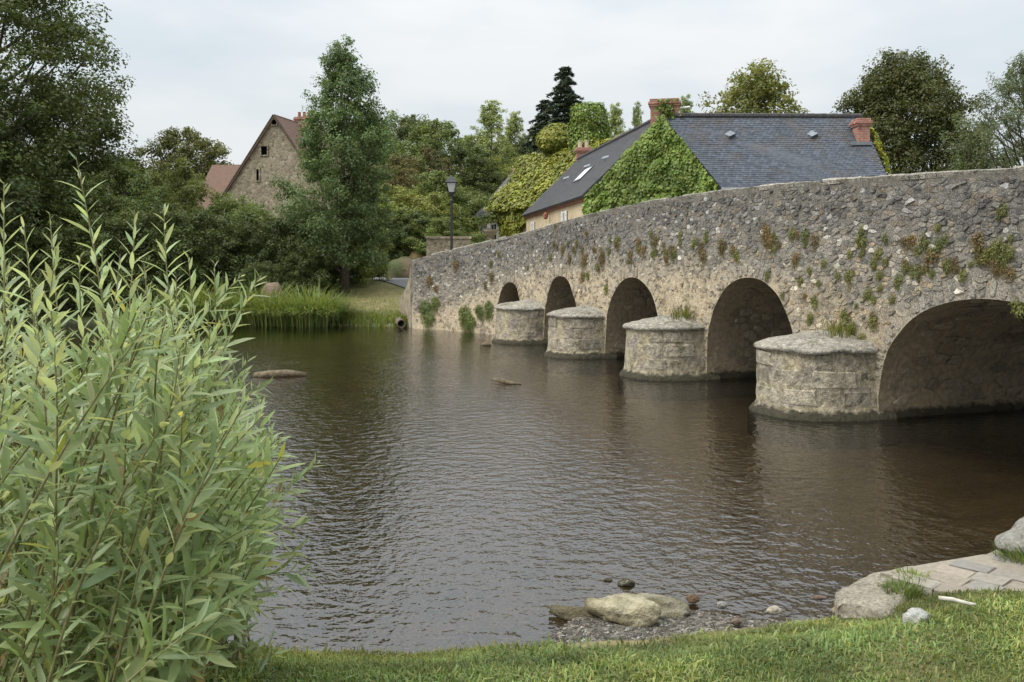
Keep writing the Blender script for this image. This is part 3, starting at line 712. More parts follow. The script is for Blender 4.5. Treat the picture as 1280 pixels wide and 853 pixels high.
# big trees left
a = make_tree(rg, 14.5, 1.6, 5.2, 'oval', 190, 1.35, 62000, .18, ML['dark'], .45, .8, .35, lim=60, ragged=.28)
x, y = pxX(-25, 34), 34; place_tree('alder_tree', a, x, y, GZ(x, y), 'tallest dark leafy tree towering over the river bank, loose branches on one side')
b = make_tree(rg, 9.5, 1.2, 3.8, 'oval', 80, 1.1, 26000, .17, ML['dark'], .3, .6, .35, lim=40, ragged=.3)
for (px, d, s, lab) in ((62, 37, .86, 'dark leafy tree half hidden behind the big willow shoots'), (-80, 31, 1.05, 'dark leafy tree at the water below the tallest tree')):
    x = pxX(px, d); place_tree('alder_tree', b, x, d, GZ(x, d), lab, sc=(s, s, s), rz=px)
m1 = make_tree(rg, 6.2, .6, 2.5, 'oval', 60, .85, 20000, .15, ML['mid'], .16, .6, .35, lim=34, ragged=.3)
for (px, d, s, lab) in ((158, 35, .8, 'mid green bushy tree beside the tallest dark tree'), (115, 33.5, .7, 'low mid green tree under the tallest dark tree')):
    x = pxX(px, d); place_tree('bank_tree', m1, x, d, GZ(x, d), lab, sc=(s, s, s), rz=px)
m2 = make_tree(rg, 6.0, .6, 1.9, 'oval', 50, .7, 13000, .14, ML['olive'], .14, .6, .3, lim=30, ragged=.4)
x = pxX(232, 37); place_tree('bank_tree', m2, x, 37, GZ(x, 37), 'loose yellow green tree in front of the tiled roof', sc=(.78, .78, .84))
m3 = make_tree(rg, 11, 3, 4.2, 'dome', 70, 1.3, 20000, .26, ML['dome'], .3, .65, .4, lim=20)
x = pxX(225, 72); place_tree('round_tree', m3, x, 72, pyZ(165, 72) - 11, 'round dark tree top rising behind the tiled roof')
# dark shrubs between barn and river
sh = make_tree(rg, 3.4, .15, 2.0, 'bush', 60, .65, 15000, .12, ML['dark'], .08, .8, .4, lim=24, ragged=.25)
sh2 = make_tree(rg, 3.2, .15, 1.8, 'bush', 50, .6, 12000, .12, ML['mid'], .08, .8, .4, lim=24, ragged=.3)
sh3 = make_tree(rg, 3.0, .1, 1.5, 'bush', 44, .5, 10000, .12, ML['olive'], .07, .8, .35, lim=24, ragged=.35, droop=.1)
for (px, d, k, s, lab) in ((205, 32, sh, 1.0, 'dark shrub on the far bank behind the willow shoots'), (262, 33, sh, .92, 'dark shrub left of the pink boulder on the far bank'), (312, 34.5, sh2, 1.0, 'brownish green shrub below the barn gable'),
                           (352, 33.5, sh, .82, 'dark shrub between the barn gable and the tall ash'), (378, 32.4, sh, .62, 'low dark shrub at the foot of the tall ash'), (418, 36, sh2, .8, 'green shrub beside the ash trunk'),
                           (150, 31.4, sh, .95, 'dark shrub overhanging the water upstream'), (290, 37, sh2, 1.08, 'tall loose shrub against the barn wall'), (60, 30.8, sh, .9, 'dark bank shrub below the dark trees'),(398,35.5,sh,.95,'dense dark shrub behind the ash trunk'), (330, 31.2, sh, .45, 'small dark shrub right above the pink boulder')):
    x = pxX(px, d); place_tree('shrub', k, x, d, GZ(x, d), lab, 'shrub', sc=(s, s, s), rz=px * .7)
x = pxX(456, 36.5); place_tree('willow_bush', sh3, x, 36.5, GZ(x, 36.5), 'airy grey green willow bush beside the road', 'shrub', sc=(.75, .75, .98))
# tall ash
ash = make_tree(rg, 9.6, 1.3, 2.05, 'ash', 150, .74, 46000, .125, ML['ash'], .17, 1.0, .2, lim=60, ragged=.3)
x = pxX(430, 33.5); place_tree('ash_tree', ash, x, 33.5, GZ(x, 33.5), 'tall narrow dark ash tree standing beside the stone barn', sc=(.94, .94, .97))
# wooded slope behind
fa = make_tree(rg, 10, 1.2, 3.6, 'oval', 60, 1.15, 15000, .24, ML['mid'], .25, .65, .4, lim=16, ragged=.3)
fb = make_tree(rg, 9, 1.0, 3.3, 'round', 56, 1.1, 14000, .24, ML['dark'], .25, .65, .4, lim=16, ragged=.25)
fc = make_tree(rg, 8, .8, 2.8, 'oval', 50, 1.0, 11000, .22, ML['olive'], .2, .65, .4, lim=16, ragged=.3)
fd = make_tree(rg, 8.5, 1.0, 2.6, 'oval', 46, .95, 9000, .22, ML['brown'], .2, .65, .35, lim=16, ragged=.3)
lab = {id(fa): 'green leafy tree on the wooded slope behind the lamp post', id(fb): 'dark leafy tree on the wooded slope behind the lamp post', id(fc): 'olive green tree on the wooded slope behind the lamp post', id(fd): 'brown tinged tree on the wooded slope behind the ash tree'}
for (px, d, topy, k, s) in ((470, 66, 152, fa, 1.0), (505, 72, 150, fb, .9), (487, 58, 195, fd, .85), (548, 70, 152, fa, 1.05), (525, 62, 185, fd, .8), (575, 66, 185, fb, .85), (610, 72, 190, fc, .8), (500, 48, 235, fc, .8), (540, 50, 215, fa, .75),
                         (556, 55, 225, fc, .85), (470, 45, 240, fa, .65), (600, 64, 215, fb, .75), (515, 44, 268, fb, .5), (540, 47, 245, fc, .62), (450, 78, 150, fc, 1.0), (655, 66, 200, fc, .8), (530, 84, 160, fb, 1.0), (590, 84, 170, fa, 1.0), (430, 60, 210, fb, .9), (760, 84, 175, fa, .9), (650, 84, 178, fb, .9), (700, 80, 190, fa, .9),(575,54,240,fb,.6),(550,43,272,fa,.45)):
    hh = {id(fa): 10, id(fb): 9, id(fc): 8, id(fd): 8.5}[id(k)] * s; x = pxX(px, d)
    zb = pyZ(topy, d) - hh
    zg = GZ(x, d)
    if zb > zg: sz = s * (pyZ(topy, d) - zg) / hh; zb = zg
    else: sz = s * (pyZ(topy, d) - zg) / hh; zb = zg
    place_tree('slope_tree', k, x, d, zb, lab[id(k)], 'tree', 'trees on the wooded slope', (s, s, sz), px * 1.3)
# poplars
pp = make_tree(rg, 14, 1.0, 2.0, 'poplar', 130, .85, 20000, .2, ML['poplar'], .22, 1.5, .3, lim=20, ragged=.12)
for (px, d, topy, s, lb) in ((615, 78, 128, .95, 'tallest pale green poplar above the wooded slope'), (645, 84, 142, .8, 'poplar close beside the tallest poplar'), (770, 82, 132, .75, 'poplar behind the ivy covered chimney'),
                              (797, 84, 130, .42, 'slim poplar top left of the brick chimney'), (858, 82, 122, .75, 'poplar top right of the brick chimney'), (758, 92, 158, .6, 'poplar just behind the ivied stack'), (668,86,160,.7,'poplar half hidden by the dark conifer')):
    x = pxX(px, d); zg = GZ(x, d); sz = (pyZ(topy, d) - zg) / 14.3
    place_tree('poplar_tree', pp, x, d, zg, lb, sc=(s, s, sz), rz=px)
# conifers: whorls of drooping boughs
def make_conifer(rg, h, r, mat):
    mb = MB(); mb.tube([(0, 0, 0), (0, 0, h * .5), (0, 0, h * .97)], [.25, .15, .02], 8); Cs = []; Ns = []; As = []
    z = h * .08
    while z < h * .98:
        t = z / h; rr = r * (1 - t) ** .8 + .12; nb = 7
        for k in range(nb):
            th = rg.uniform(0, 6.28); L_ = rr * rg.uniform(.6, 1.15); n = int(26 + 80 * L_)
            u = rg.random(n) ** .7; dirv = np.array((math.cos(th), math.sin(th), 0)); side = np.array((-dirv[1], dirv[0], 0))
            P = dirv * (u * L_)[:, None] + side * (rg.normal(0, .16, n) * L_ * (1.15 - u))[:, None]; P[:, 2] = z + .18 * L_ * np.sin(u * 3) - .28 * u * L_ - np.abs(rg.normal(0, .10, n))
            Cs.append(P); Ns.append(np.array((0, 0, 1)) + rg.normal(size=(n, 3)) * .6); As.append(dirv + rg.normal(size=(n, 3)) * .5)
            mb.tube([(0, 0, z), tuple(dirv * L_ * .9 + np.array((0, 0, z - .1 * L_)))], [.035, .01], 4, cap=False)
        z += h * .028
    Cs = np.concatenate(Cs); n = len(Cs); V, Fq = leaf_quads(Cs, np.concatenate(Ns), rg.uniform(.22, .42, n), .09, rg, np.concatenate(As))
    return mesh('trunk', mb.v, mb.f, MT['bark']), mesh('crown', V, Fq, mat, leaf_cols(n, rg, .3))
cf = make_conifer(rg, 12, 3.0, ML['conifer'])
for (px, d, topy, s, lb) in ((706, 70, 80, 1.0, 'tall dark conifer behind the ivy covered roof'), (681, 72, 122, .9, 'shorter dark conifer beside the tall one')):
    x = pxX(px, d); zg = GZ(x, d); place_tree('conifer_tree', cf, x, d, zg, lb, sc=(s * 1.5, s * 1.5, (pyZ(topy, d) - zg) / 12), rz=px)
# right hand trees
yt = make_tree(rg, 9, 2, 3.0, 'dome', 100, 1.05, 22000, .2, ML['yellow'], .25, .9, .25, lim=40, ragged=.35)
x = pxX(952, 50); zg = GZ(x, 50); place_tree('lime_tree', yt, x, 50, zg, 'yellow green leafy tree behind the slate roof', sc=(1.18, 1.1, (pyZ(84, 50) - zg) / 9.3))
dm = make_tree(rg, 10, .6, 4.2, 'dome', 380, 1.05, 92000, .175, ML['dome'], .4, .9, .38, lim=40, ragged=.12)
x = pxX(1124, 45); zg = GZ(x, 45); place_tree('domed_tree', dm, x, 45, zg, 'large dense dark dome shaped tree beyond the parapet', sc=(1.0, 1.0, (pyZ(66, 45) - zg) / 10.4))
wr_ = make_tree(rg, 9.5, .6, 3.0, 'oval', 170, .85, 36000, .16, ML['grey'], .25, .7, .35, lim=70, ragged=.45, droop=.1, asp=.3)
x = pxX(1285, 38); zg = GZ(x, 38); place_tree('willow_tree', wr_, x, 38, zg, 'grey green willow tree with bare upper twigs beyond the parapet', sc=(.95, .95, (pyZ(70, 38) - zg) / 9.7))

# ------------------------------------------------------------------ houses
def slates(quad, cw, ch, mat, parent, rgs, base=(.10, .112, .135), name='slates'):
    """quad: eave0, eave1, ridge1, ridge0. small overlapping slates in courses"""
    A, B, C_, D = [np.array(p, float) for p in quad]; nn = np.cross(B - A, D - A); nn /= np.linalg.norm(nn)
    if nn[2] < 0: nn = -nn
    L_ = max(np.linalg.norm(B - A), np.linalg.norm(C_ - D)); S = np.linalg.norm(D - A); nc = int(S / ch); V = []; C2 = []
    for j in range(nc):
        a = A + (D - A) * (j / nc); b = B + (C_ - B) * (j / nc); a2 = A + (D - A) * min(1, (j + 1.25) / nc); b2 = B + (C_ - B) * min(1, (j + 1.25) / nc)
        n = int(L_ / cw); o = .5 if j % 2 else 0
        for i in range(n):
            u0 = max(0, (i + o - .5) / n); u1 = min(1, (i + o + .5) / n) - .06 / n
            if u1 <= u0: continue
            e = rgs.uniform(.012, .022)
            V += [a + (b - a) * u0 + nn * e, a + (b - a) * u1 + nn * e, a2 + (b2 - a2) * u1 + nn * .003, a2 + (b2 - a2) * u0 + nn * .003]
            k = rgs.uniform(.78, 1.22); C2 += [np.array(base) * k] * 4
    V = np.array(V); o = link(name, mesh(name, V, np.arange(len(V)).reshape(-1, 4), mat, np.array(C2)), parent); return tag(o, kind='stuff')
def window(parent, c, along, outn, w, h, shutters=True, sill=True, sw=None):
    """window on a wall: c centre on wall face, along = unit vector along the wall, outn = outward normal"""
    al = Vector((along[0], along[1], 0)); on = Vector((outn[0], outn[1], 0)); c = Vector(c); rz = math.atan2(al.y, al.x)
    fr = MB()
    for sx in (-1, 1): fr.box(c + al * (sx * (w / 2 - .03)) + on * .02, (.06, .08, h), rz)
    for sz in (-1, 1): fr.box(c + Vector((0, 0, sz * (h / 2 - .03))) + on * .021, (w, .075, .06), rz)
    fr.box(c + on * .018, (.04, .06, h), rz)
    f = fr.build('window', MT['white_paint'], parent)
    g = MB().box(c + on * .006, (w - .02, .03, h - .02), rz); p = g.build('pane', MT['dark_glass']); p.parent = f; p.location = (0, 0, 0)
    if sill: s_ = MB().box(c + Vector((0, 0, -h / 2 - .05)) + on * .05, (w + .2, .16, .07), rz).build('sill', MT['white_paint']); s_.parent = f
    if shutters:
        sw = sw or w * .55
        for sx in (-1, 1):
            m = MB(); cc = c + al * (sx * (w / 2 + sw / 2 + .02)) + on * .045; m.box(cc, (sw, .035, h + .04), rz)
            for zz in (-.3, .3): m.box(cc + Vector((0, 0, zz * h)) + on * .022, (sw * .9, .02, .05), rz)
            m.build('shutter', MT['white_paint'], parent)
ZE, ZR, ZB = 4.45, 6.56, .9
GL, GR_, AP = np.array((2.5, 29.0)), np.array((6.14, 26.0)), np.array((4.66, 27.22))
u = np.array((-.153, .988)); FLp = GL + u * 12.0; RL = AP + u * 11.6; FRt = RL + (RL - FLp)
EFR = np.array((10.9, 25.65)); RFR = np.array((10.85, 27.35)); EBR = np.array((10.8, 29.1)); INN = np.array((7.2, 29.2))
p3 = lambda q, z: (float(q[0]), float(q[1]), z)
hA = empty('slate_house', (4.66, 27.22, ZB), 'house with blue grey slate roofs and a gable smothered in ivy, brick chimney', 'house')
mb = MB()
mb.add([p3(GL, ZB), p3(GR_, ZB), p3(GR_, ZE), p3(AP, ZR - .06), p3(GL, ZE)], [(0, 1, 2, 3, 4)])
mb.add([p3(FLp, ZB), p3(GL, ZB), p3(GL, ZE), p3(FLp, ZE)], [(0, 1, 2, 3)])
mb.add([p3(GR_, ZB), p3(EFR, ZB), p3(EFR, ZE), p3(GR_, ZE)], [(0, 1, 2, 3)])
mb.add([p3(EFR, ZB), p3(EBR, ZB), p3(EBR, ZE), p3(RFR, ZR - .06), p3(EFR, ZE)], [(0, 1, 2, 3, 4)])
mb.add([p3(FRt, ZB), p3(FLp, ZB), p3(FLp, ZE), p3(RL, ZR - .06), p3(FRt, ZE)], [(0, 1, 2, 3, 4)])
mb.add([p3(EBR, ZB), p3(INN, ZB), p3(INN, ZE), p3(EBR, ZE)], [(0, 1, 2, 3)]); mb.add([p3(INN, ZB), p3(FRt, ZB), p3(FRt, ZE), p3(INN, ZE)], [(0, 1, 2, 3)])
mb.build('wall', MT['cream'], hA)
outL = np.array((-.988, -.153)); rgs = np.random.default_rng(9)
def ext(q, o, k): q = np.array(q); return q + np.array(o) * k
e0 = ext(ext(GL, outL, .22), -u, .10); e1 = ext(ext(FLp, outL, .22), u, .12); r0 = ext(AP, -u, .10); r1 = ext(RL, u, .12); zo = ZE - .22 * (ZR - ZE) / 2.05
for nm, Q in (('roof_slope', [p3(e0, zo), p3(r0, ZR), p3(r1, ZR), p3(e1, zo)]), ('roof_slope', [p3(FRt, ZE), p3(RL, ZR), p3(AP, ZR), p3(INN, ZE)])):
    MB().slab([Q[0], Q[3], Q[2], Q[1]] if nm == 'roof_slope' and Q[0][0] < Q[1][0] else Q, .07, (.09, .1, .12)).build(nm, MT['slate'], hA)
slates([p3(e0, zo + .01), p3(e1, zo + .01), p3(r1, ZR + .01), p3(r0, ZR + .01)], .2, .13, MT['slate'], hA, rgs, (.072, .075, .082))
f0 = np.array((GR_[0] - .02, GR_[1] - .28)); f1 = np.array((EFR[0] + .05, EFR[1] - .28)); zo2 = ZE - .22
MB().slab([p3(f0, zo2), p3(f1, zo2), p3(RFR, ZR), p3(AP, ZR)], .07, (.09, .1, .12)).build('roof_slope', MT['slate'], hA)
MB().slab([p3(RFR, ZR), p3(EBR, ZE), p3(INN, ZE), p3(AP, ZR)], .07, (.09, .1, .12)).build('roof_slope', MT['slate'], hA)
slates([p3(f0, zo2 + .01), p3(f1, zo2 + .01), p3(RFR, ZR + .01), p3(AP, ZR + .01)], .14, .085, MT['slate'], hA, rgs, (.092, .104, .128))
# ridge tiles, gutter, cornice, vents, skylight
def ridge(P, Q, n, mat, parent):
    P, Q = Vector(P), Vector(Q)
    for i in range(n):
        a, b = P.lerp(Q, i / n), P.lerp(Q, (i + .97) / n); MB().tube([a, b], [.075, .085], 7).build('ridge_tile', mat, parent)
MT['ridge'] = mat_simple('ridge_tile_clay', (.07, .065, .066), .8, .35, 9, .01)
ridge(p3(AP + np.array((.35, 0)), ZR + .03), p3(RFR, ZR + .03), 16, MT['ridge'], hA); ridge(p3(AP + u * .4, ZR + .03), p3(RL, ZR + .03), 22, MT['ridge'], hA)
MT['zinc'] = mat_simple('zinc', (.22, .24, .26), .45, .2, 7, 0, .5, .6)
MB().tube([p3(f0 + np.array((-.02, -.06)), zo2 - .06), p3(f1 + np.array((.02, -.06)), zo2 - .06)], .06, 8).build('gutter', MT['zinc'], hA)
mb = MB()
for k, (o_, zz) in enumerate(((.05, ZE - .34), (.09, ZE - .29), (.13, ZE - .24))):
    a, b = ext(GL, outL, o_ / 2), ext(FLp, outL, o_ / 2); c = (a + b) / 2; mb.box((c[0], c[1], zz), (float(np.linalg.norm(b - a)), o_, .048), math.atan2(u[1], u[0]))
mb.build('brick_cornice', MT['brick'], hA)
def on_slope(E0, E1, R1, R0, a, b): E0, E1, R1, R0 = map(Vector, (E0, E1, R1, R0)); return E0.lerp(E1, a).lerp(R0.lerp(R1, a), b)
QL = (p3(e0, zo), p3(e1, zo), p3(r1, ZR), p3(r0, ZR)); QR = (p3(f0, zo2), p3(f1, zo2), p3(RFR, ZR), p3(AP, ZR))
for Q, a, b in ((QR, .27, .72), (QR, .70, .72), (QL, .25, .62), (QL, .48, .62), (QL, .72, .55)):
    c = on_slope(*Q, a, b); n_ = (Vector(Q[1]) - Vector(Q[0])).cross(Vector(Q[3]) - Vector(Q[0])).normalized(); n_ = n_ if n_.z > 0 else -n_
    dn = (Vector(Q[0]) - Vector(Q[3])).normalized(); si = dn.cross(n_)
    V = [c + si * .14 + dn * .1, c - si * .14 + dn * .1, c - si * .12 - dn * .16, c + si * .12 - dn * .16, c + si * .11 + dn * .1 + n_ * .14, c - si * .11 + dn * .1 + n_ * .14]
    v_ = MB().add(V, [(0, 1, 5, 4), (4, 5, 2, 3), (1, 2, 5), (0, 4, 3)]).build('roof_vent', MT['zinc'], hA)
a0 = [on_slope(*QL, a, b) for a, b in ((.34, .36), (.44, .36), (.44, .56), (.34, .56))]; n_ = (a0[1] - a0[0]).cross(a0[3] - a0[0]).normalized(); n_ = n_ if n_.z > 0 else -n_
sk = MB().slab([p + n_ * .06 for p in a0][::1 if (a0[1] - a0[0]).cross(a0[2] - a0[0]).z > 0 else -1], .05).build('skylight', MT['zinc'], hA)
cc = sum(a0, Vector()) / 4; k_ = MB().slab([cc + (p - cc) * .82 + n_ * .068 for p in a0][::1 if (a0[1] - a0[0]).cross(a0[2] - a0[0]).z > 0 else -1], .012).build('pane', MT['white_paint']); k_.parent = sk; 
# chimneys
def chimney(parent, c, w, d_, z0, z1, rz, pots=0, potcol='pot', cap=True, name='chimney'):
    m = MB(); m.box((c[0], c[1], (z0 + z1 - .22) / 2), (w, d_, z1 - z0 - .22), rz)
    if cap: m.box((c[0], c[1], z1 - .20), (w + .08, d_ + .08, .07), rz); m.box((c[0], c[1], z1 - .13), (w + .14, d_ + .14, .07), rz); m.box((c[0], c[1], z1 - .05), (w + .05, d_ + .05, .09), rz)
    o = m.build(name, MT['brick'], parent)
    al = Vector((math.cos(rz), math.sin(rz), 0))
    for i in range(pots):
        q = Vector((c[0], c[1], z1)) + al * ((i - (pots - 1) / 2) * w / max(1, pots) * .95)
        t_ = MB().lathe(q, [(.11, -.03), (.10, .0), (.085, .25), (.095, .27), (.095, .31)], 10).build('chimney_pot', MT[potcol]); t_.parent = o
    return o
MT['pot'] = mat_simple('clay_pot', (.50, .42, .30), .8, .2, 8, 0); MT['redpot'] = mat_simple('red_clay_pot', (.30, .12, .08), .8, .2, 8, 0)
gdir = (GR_ - GL) / np.linalg.norm(GR_ - GL); grz = math.atan2(gdir[1], gdir[0])
cA = AP + np.array((.12, .32)); chimney(hA, cA, .86, .5, 5.9, 7.13, grz * .3)
MB().tube([p3(cA + np.array((.4, 0)), 6.86), p3(cA + np.array((.78, -.05)), 6.9)], .035, 8).build('antenna_bar', MT['white_paint'], hA)  # small white bar standing for the TV antenna on the chimney
chimney(hA, RL + np.array((.25, .0)), .62, .45, 6.0, 7.1, 0.1, 2)
chimney(hA, RFR + np.array((-.25, -.62)), .36, .42, 5.2, 6.4, 0.02)
MB().box((RFR[0] - .35, RFR[1] - .9, 5.62), (.62, .05, .1), 0).build('flashing', MT['zinc'], hA)
for px, w, h, zc in ((706.5, .42, .62, 3.62), (667, .36, .62, 3.55)):
    t_ = (px - CX) / F; s_ = (GL[0] - t_ * GL[1]) / (t_ * u[1] - u[0]); q = GL + u * s_; window(hA, (q[0], q[1], zc), u, outL, w, h)
t_ = (687.5 - CX) / F; s_ = (GL[0] - t_ * GL[1]) / (t_ * u[1] - u[0]); q = GL + u * s_
dd = MB().box((q[0] + outL[0] * .01, q[1] + outL[1] * .01, 2.5), (.9, .06, 2.2), math.atan2(u[1], u[0])).build('door', MT['white_paint'], hA)
MB().box((q[0] + outL[0] * .035, q[1] + outL[1] * .035, 3.2), (.6, .03, .6), math.atan2(u[1], u[0])).build('pane', MT['dark_glass']).parent = dd
lm = MB(); qq = q + outL * .18; lm.lathe((qq[0], qq[1], 3.78), [(.03, 0), (.09, .04), (.11, .2), (.04, .27), (.01, .3)], 8); lm.tube([p3(q, 3.98), p3(qq, 4.06)], .015, 5); lm.build('wall_lantern', MT['redpot'], hA)

def ivy(name, label, patches, mat, rgi, cat='climbing plant', size=.13, parent=None, sub=None):
    """patches: (pts on the surface (n,3), outward normals (n,3))"""
    Cs = np.concatenate([p for p, _ in patches]); Ns = np.concatenate([n for _, n in patches]); n = len(Cs)
    tone = np.array([.95 + .35 * mn.noise(Vector(c * .9)) + .2 * mn.noise(Vector(c * 3)) for c in Cs]); dep = np.array([abs(mn.noise(Vector(c * 1.7 + 5))) for c in Cs])
    P = Cs + Ns * (rgi.uniform(.02, .2, n) + dep * .25)[:, None]
    N2 = unit(Ns + np.array((0, 0, .35)) + rgi.normal(size=(n, 3)) * .38); ax = np.tile(np.array((0, 0, -1.)), (n, 1)) + rgi.normal(size=(n, 3)) * .5
    s_ = size * rgi.uniform(.6, 1.3, n); V, Fq = leaf_quads(P, N2, s_, s_ * .85, rgi, ax, .06)
    col = leaf_cols(n, rgi, .28) * np.repeat(np.clip(tone, .5, 1.4), 4)[:, None]
    o = empty(name, tuple(Cs[np.argmin(Cs[:, 2])]), label, cat)
    lv = link('leaves', mesh('leaves', V, Fq, mat, col), o); tag(lv, kind='stuff'); return o
rgi = np.random.default_rng(33)
def tri_pts(A, B, C_, n):
    a = rgi.random((n, 2)); f = a.sum(1) > 1; a[f] = 1 - a[f]; A, B, C_ = map(np.array, (A, B, C_)); return A + (B - A) * a[:, :1] + (C_ - A) * a[:, 1:]
gn = np.array((gdir[1], -gdir[0], 0)); zg_ = 1.6
T = [tri_pts(p3(GL, zg_), p3(GR_, zg_), p3(GR_, ZE - .12), 5600), tri_pts(p3(GL, zg_), p3(GR_, ZE - .12), p3(GL, ZE - .12), 5600), tri_pts(p3(GL + gdir * .1, ZE - .2), p3(GR_ + gdir * .05, ZE - .2), p3(AP + gdir * .06, ZR + .02), 8600)]
front_n = np.array((0, -1., 0))
T2 = [tri_pts(p3(GR_, 2.6), p3(EFR, 3.6), p3(GR_ , ZE - .35), 2600), tri_pts(p3(EFR - np.array((1.2, 0)), ZE - .4), p3(EFR, 3.6), p3(GR_, ZE - .42), 900)]
ch_pts = np.stack([cA[0] + rgi.normal(0, .17, 420), cA[1] - .3 + rgi.normal(0, .03, 420), rgi.uniform(5.9, 7.08, 420)], -1)
lft = tri_pts(p3(GL, 1.8), p3(GL + u * .45, 1.8), p3(GL, ZE - .3), 350)
ivy('climbing_ivy', 'dense green creeper covering the gable below the brick chimney', [(t, np.tile(gn, (len(t), 1))) for t in T] + [(t, np.tile(front_n, (len(t), 1))) for t in T2] + [(ch_pts, np.tile(front_n * .3, (420, 1))), (lft, np.tile(np.array((*outL, 0)) * .4, (350, 1)))], ML['ivy'], rgi, size=.11)
rv = tri_pts(p3(RFR + np.array((.02, -.1)), ZR - .1), p3(EFR + np.array((.1, 0)), ZE), p3(RFR + np.array((.3, -.5)), ZR - .9), 420)
ivy('climbing_ivy', 'thin yellow green creeper edging the slate roof verge beside the small chimney', [(rv, np.tile(np.array((.3, -.2, .3)), (420, 1)))], ML['ivy2'], rgi, size=.11)

# house behind with the creeper covered roof
vB = np.array((.866, .5)); uB = np.array((-.5, .866)); oB = -vB; OB = np.array((3.0, 43.3))
def gable_house(name, label, O, u_, v_, Lh, Wd, zb, ze, zr, wallmat, roofmat, oh=.25, bw=None):
    O = np.array(O, float); a, b, c, d_ = O, O + v_ * Wd, O + v_ * Wd + u_ * Lh, O + u_ * Lh; m0, m1 = O + v_ * Wd / 2, O + v_ * Wd / 2 + u_ * Lh
    h = empty(name, (O[0], O[1], zb), label, 'house' if 'barn' not in name else 'barn'); m = MB()
    m.add([p3(a, zb), p3(b, zb), p3(b, ze), p3(m0, zr), p3(a, ze)], [(0, 1, 2, 3, 4)]); m.add([p3(c, zb), p3(d_, zb), p3(d_, ze), p3(m1, zr), p3(c, ze)], [(0, 1, 2, 3, 4)])
    m.add([p3(d_, zb), p3(a, zb), p3(a, ze), p3(d_, ze)], [(0, 1, 2, 3)]); m.add([p3(b, zb), p3(c, zb), p3(c, ze), p3(b, ze)], [(0, 1, 2, 3)])
    m.build('wall', wallmat, h); sl_ = (zr - ze) / (Wd / 2); Qs = []
    for sg, e_a, e_d in ((-1, a, d_), (1, b, c)):
        A_ = e_a + v_ * sg * oh - u_ * oh * .5; D_ = e_d + v_ * sg * oh + u_ * oh * .5; z_ = ze - oh * sl_ + .06; R0 = m0 - u_ * oh * .5; R1 = m1 + u_ * oh * .5
        P = [p3(A_, z_), p3(D_, z_), p3(R1, zr + .08), p3(R0, zr + .08)]
        nz = (Vector(P[1]) - Vector(P[0])).cross(Vector(P[2]) - Vector(P[0])).z
        MB().slab(P if nz > 0 else P[::-1], .09, (.1, .105, .115)).build('roof_slope', roofmat, h); Qs.append(P)
    return h, Qs
hB, QB = gable_house('creeper_house', 'pale rendered house whose tall roof is buried under yellow green creeper', OB, uB, vB, 10.0, 6.0, 1.0, 4.95, 8.1, MT['cream'], MT['slate'], .3)
slates([QB[0][0], QB[0][1], QB[0][2], QB[0][3]], .3, .2, MT['slate'], hB, rgs, (.075, .075, .078))
MT['pink'] = mat_simple('pink_render', (.52, .42, .36), .95, .12, 3, .01)
Q = [np.array(q) for q in QB[0]]; pn = np.cross(Q[1] - Q[0], Q[3] - Q[0]); pn = pn / np.linalg.norm(pn); pn = pn if pn[2] > 0 else -pn
ab = rgi.random((17000, 2)); ab = ab[(ab[:, 0] < .80 + .05 * np.sin(ab[:, 1] * 9) + .1 * ab[:, 1])]
rp_ = Q[0] + (Q[1] - Q[0]) * ab[:, :1] + (Q[3] - Q[0]) * ab[:, 1:]
rp_ = rp_ + pn * np.array([.2 + .16 * mn.noise(Vector(c * .5)) for c in rp_])[:, None]
def ell(c, r, n):
    d = unit(rgi.normal(size=(n, 3))); d[:, 2] = np.abs(d[:, 2]) * np.where(rgi.random(n) < .7, 1, -.6); return c + d * r, unit(d)
def stack(cx, cy, z0, z1, r, n):
    th = rgi.uniform(0, 6.28, n); z = z0 + (z1 - z0) * rgi.random(n); rr = r * np.minimum(1, ((z1 - z) / .25 + .55)) * (1 + .12 * np.sin(z * 3 + th * 2)); top = rgi.random(n) < .15
    rr = np.where(top, rr * rgi.random(n), rr); z = np.where(top, z1 - .05, z)
    return np.stack([cx + rr * np.cos(th), cy + rr * np.sin(th), z], -1), unit(np.stack([np.cos(th), np.sin(th), np.where(top, 2., .2)], -1))
hb = lambda t, z: p3(OB + uB * t + oB * .1, z)
hang = tri_pts(hb(4.3, 4.9), hb(7.4, 4.9), hb(5.6, 1.2), 1800); hang2 = tri_pts(hb(0, 4.9), hb(8.0, 4.9), hb(5, 3.9), 1500)
p1, n1_ = ell(np.array((2.5, 50.0, 8.9)), np.array((.9, .9, .8)), 4200)
p2, n2_ = stack(4.1, 47.2, 6.4, 10.35, .80, 9500)
ivy('roof_creeper', 'yellow green creeper heaped over the tall roof behind the slate house', [(rp_, np.tile(pn, (len(rp_), 1))), (hang, np.tile(np.array((*oB, 0.)), (len(hang), 1))), (hang2, np.tile(np.array((*oB, 0.)), (len(hang2), 1))), (p1, n1_)], ML['ivy2'], rgi, size=.17)
ivy('chimney_ivy', 'tall chimney stack entirely wrapped in dark green ivy', [(p2, n2_)], ML['ivy'], rgi, size=.14)
chimney(hB, (4.1, 47.2), .8, .6, 5.5, 9.8, .5); chimney(hB, (2.5, 50.0), .7, .6, 6, 9.0, .5)
chimney(hB, (.36, 53.0), .45, .4, 5.5, 7.8, .5, 1, 'redpot')
pk = MB(); c_ = OB + uB * 5.6; pk.box((c_[0] + oB[0] * .02, c_[1] + oB[1] * .02, 2.9), (5.4, .06, 3.7), math.atan2(uB[1], uB[0])); pk.build('render_panel', MT['pink'], hB)
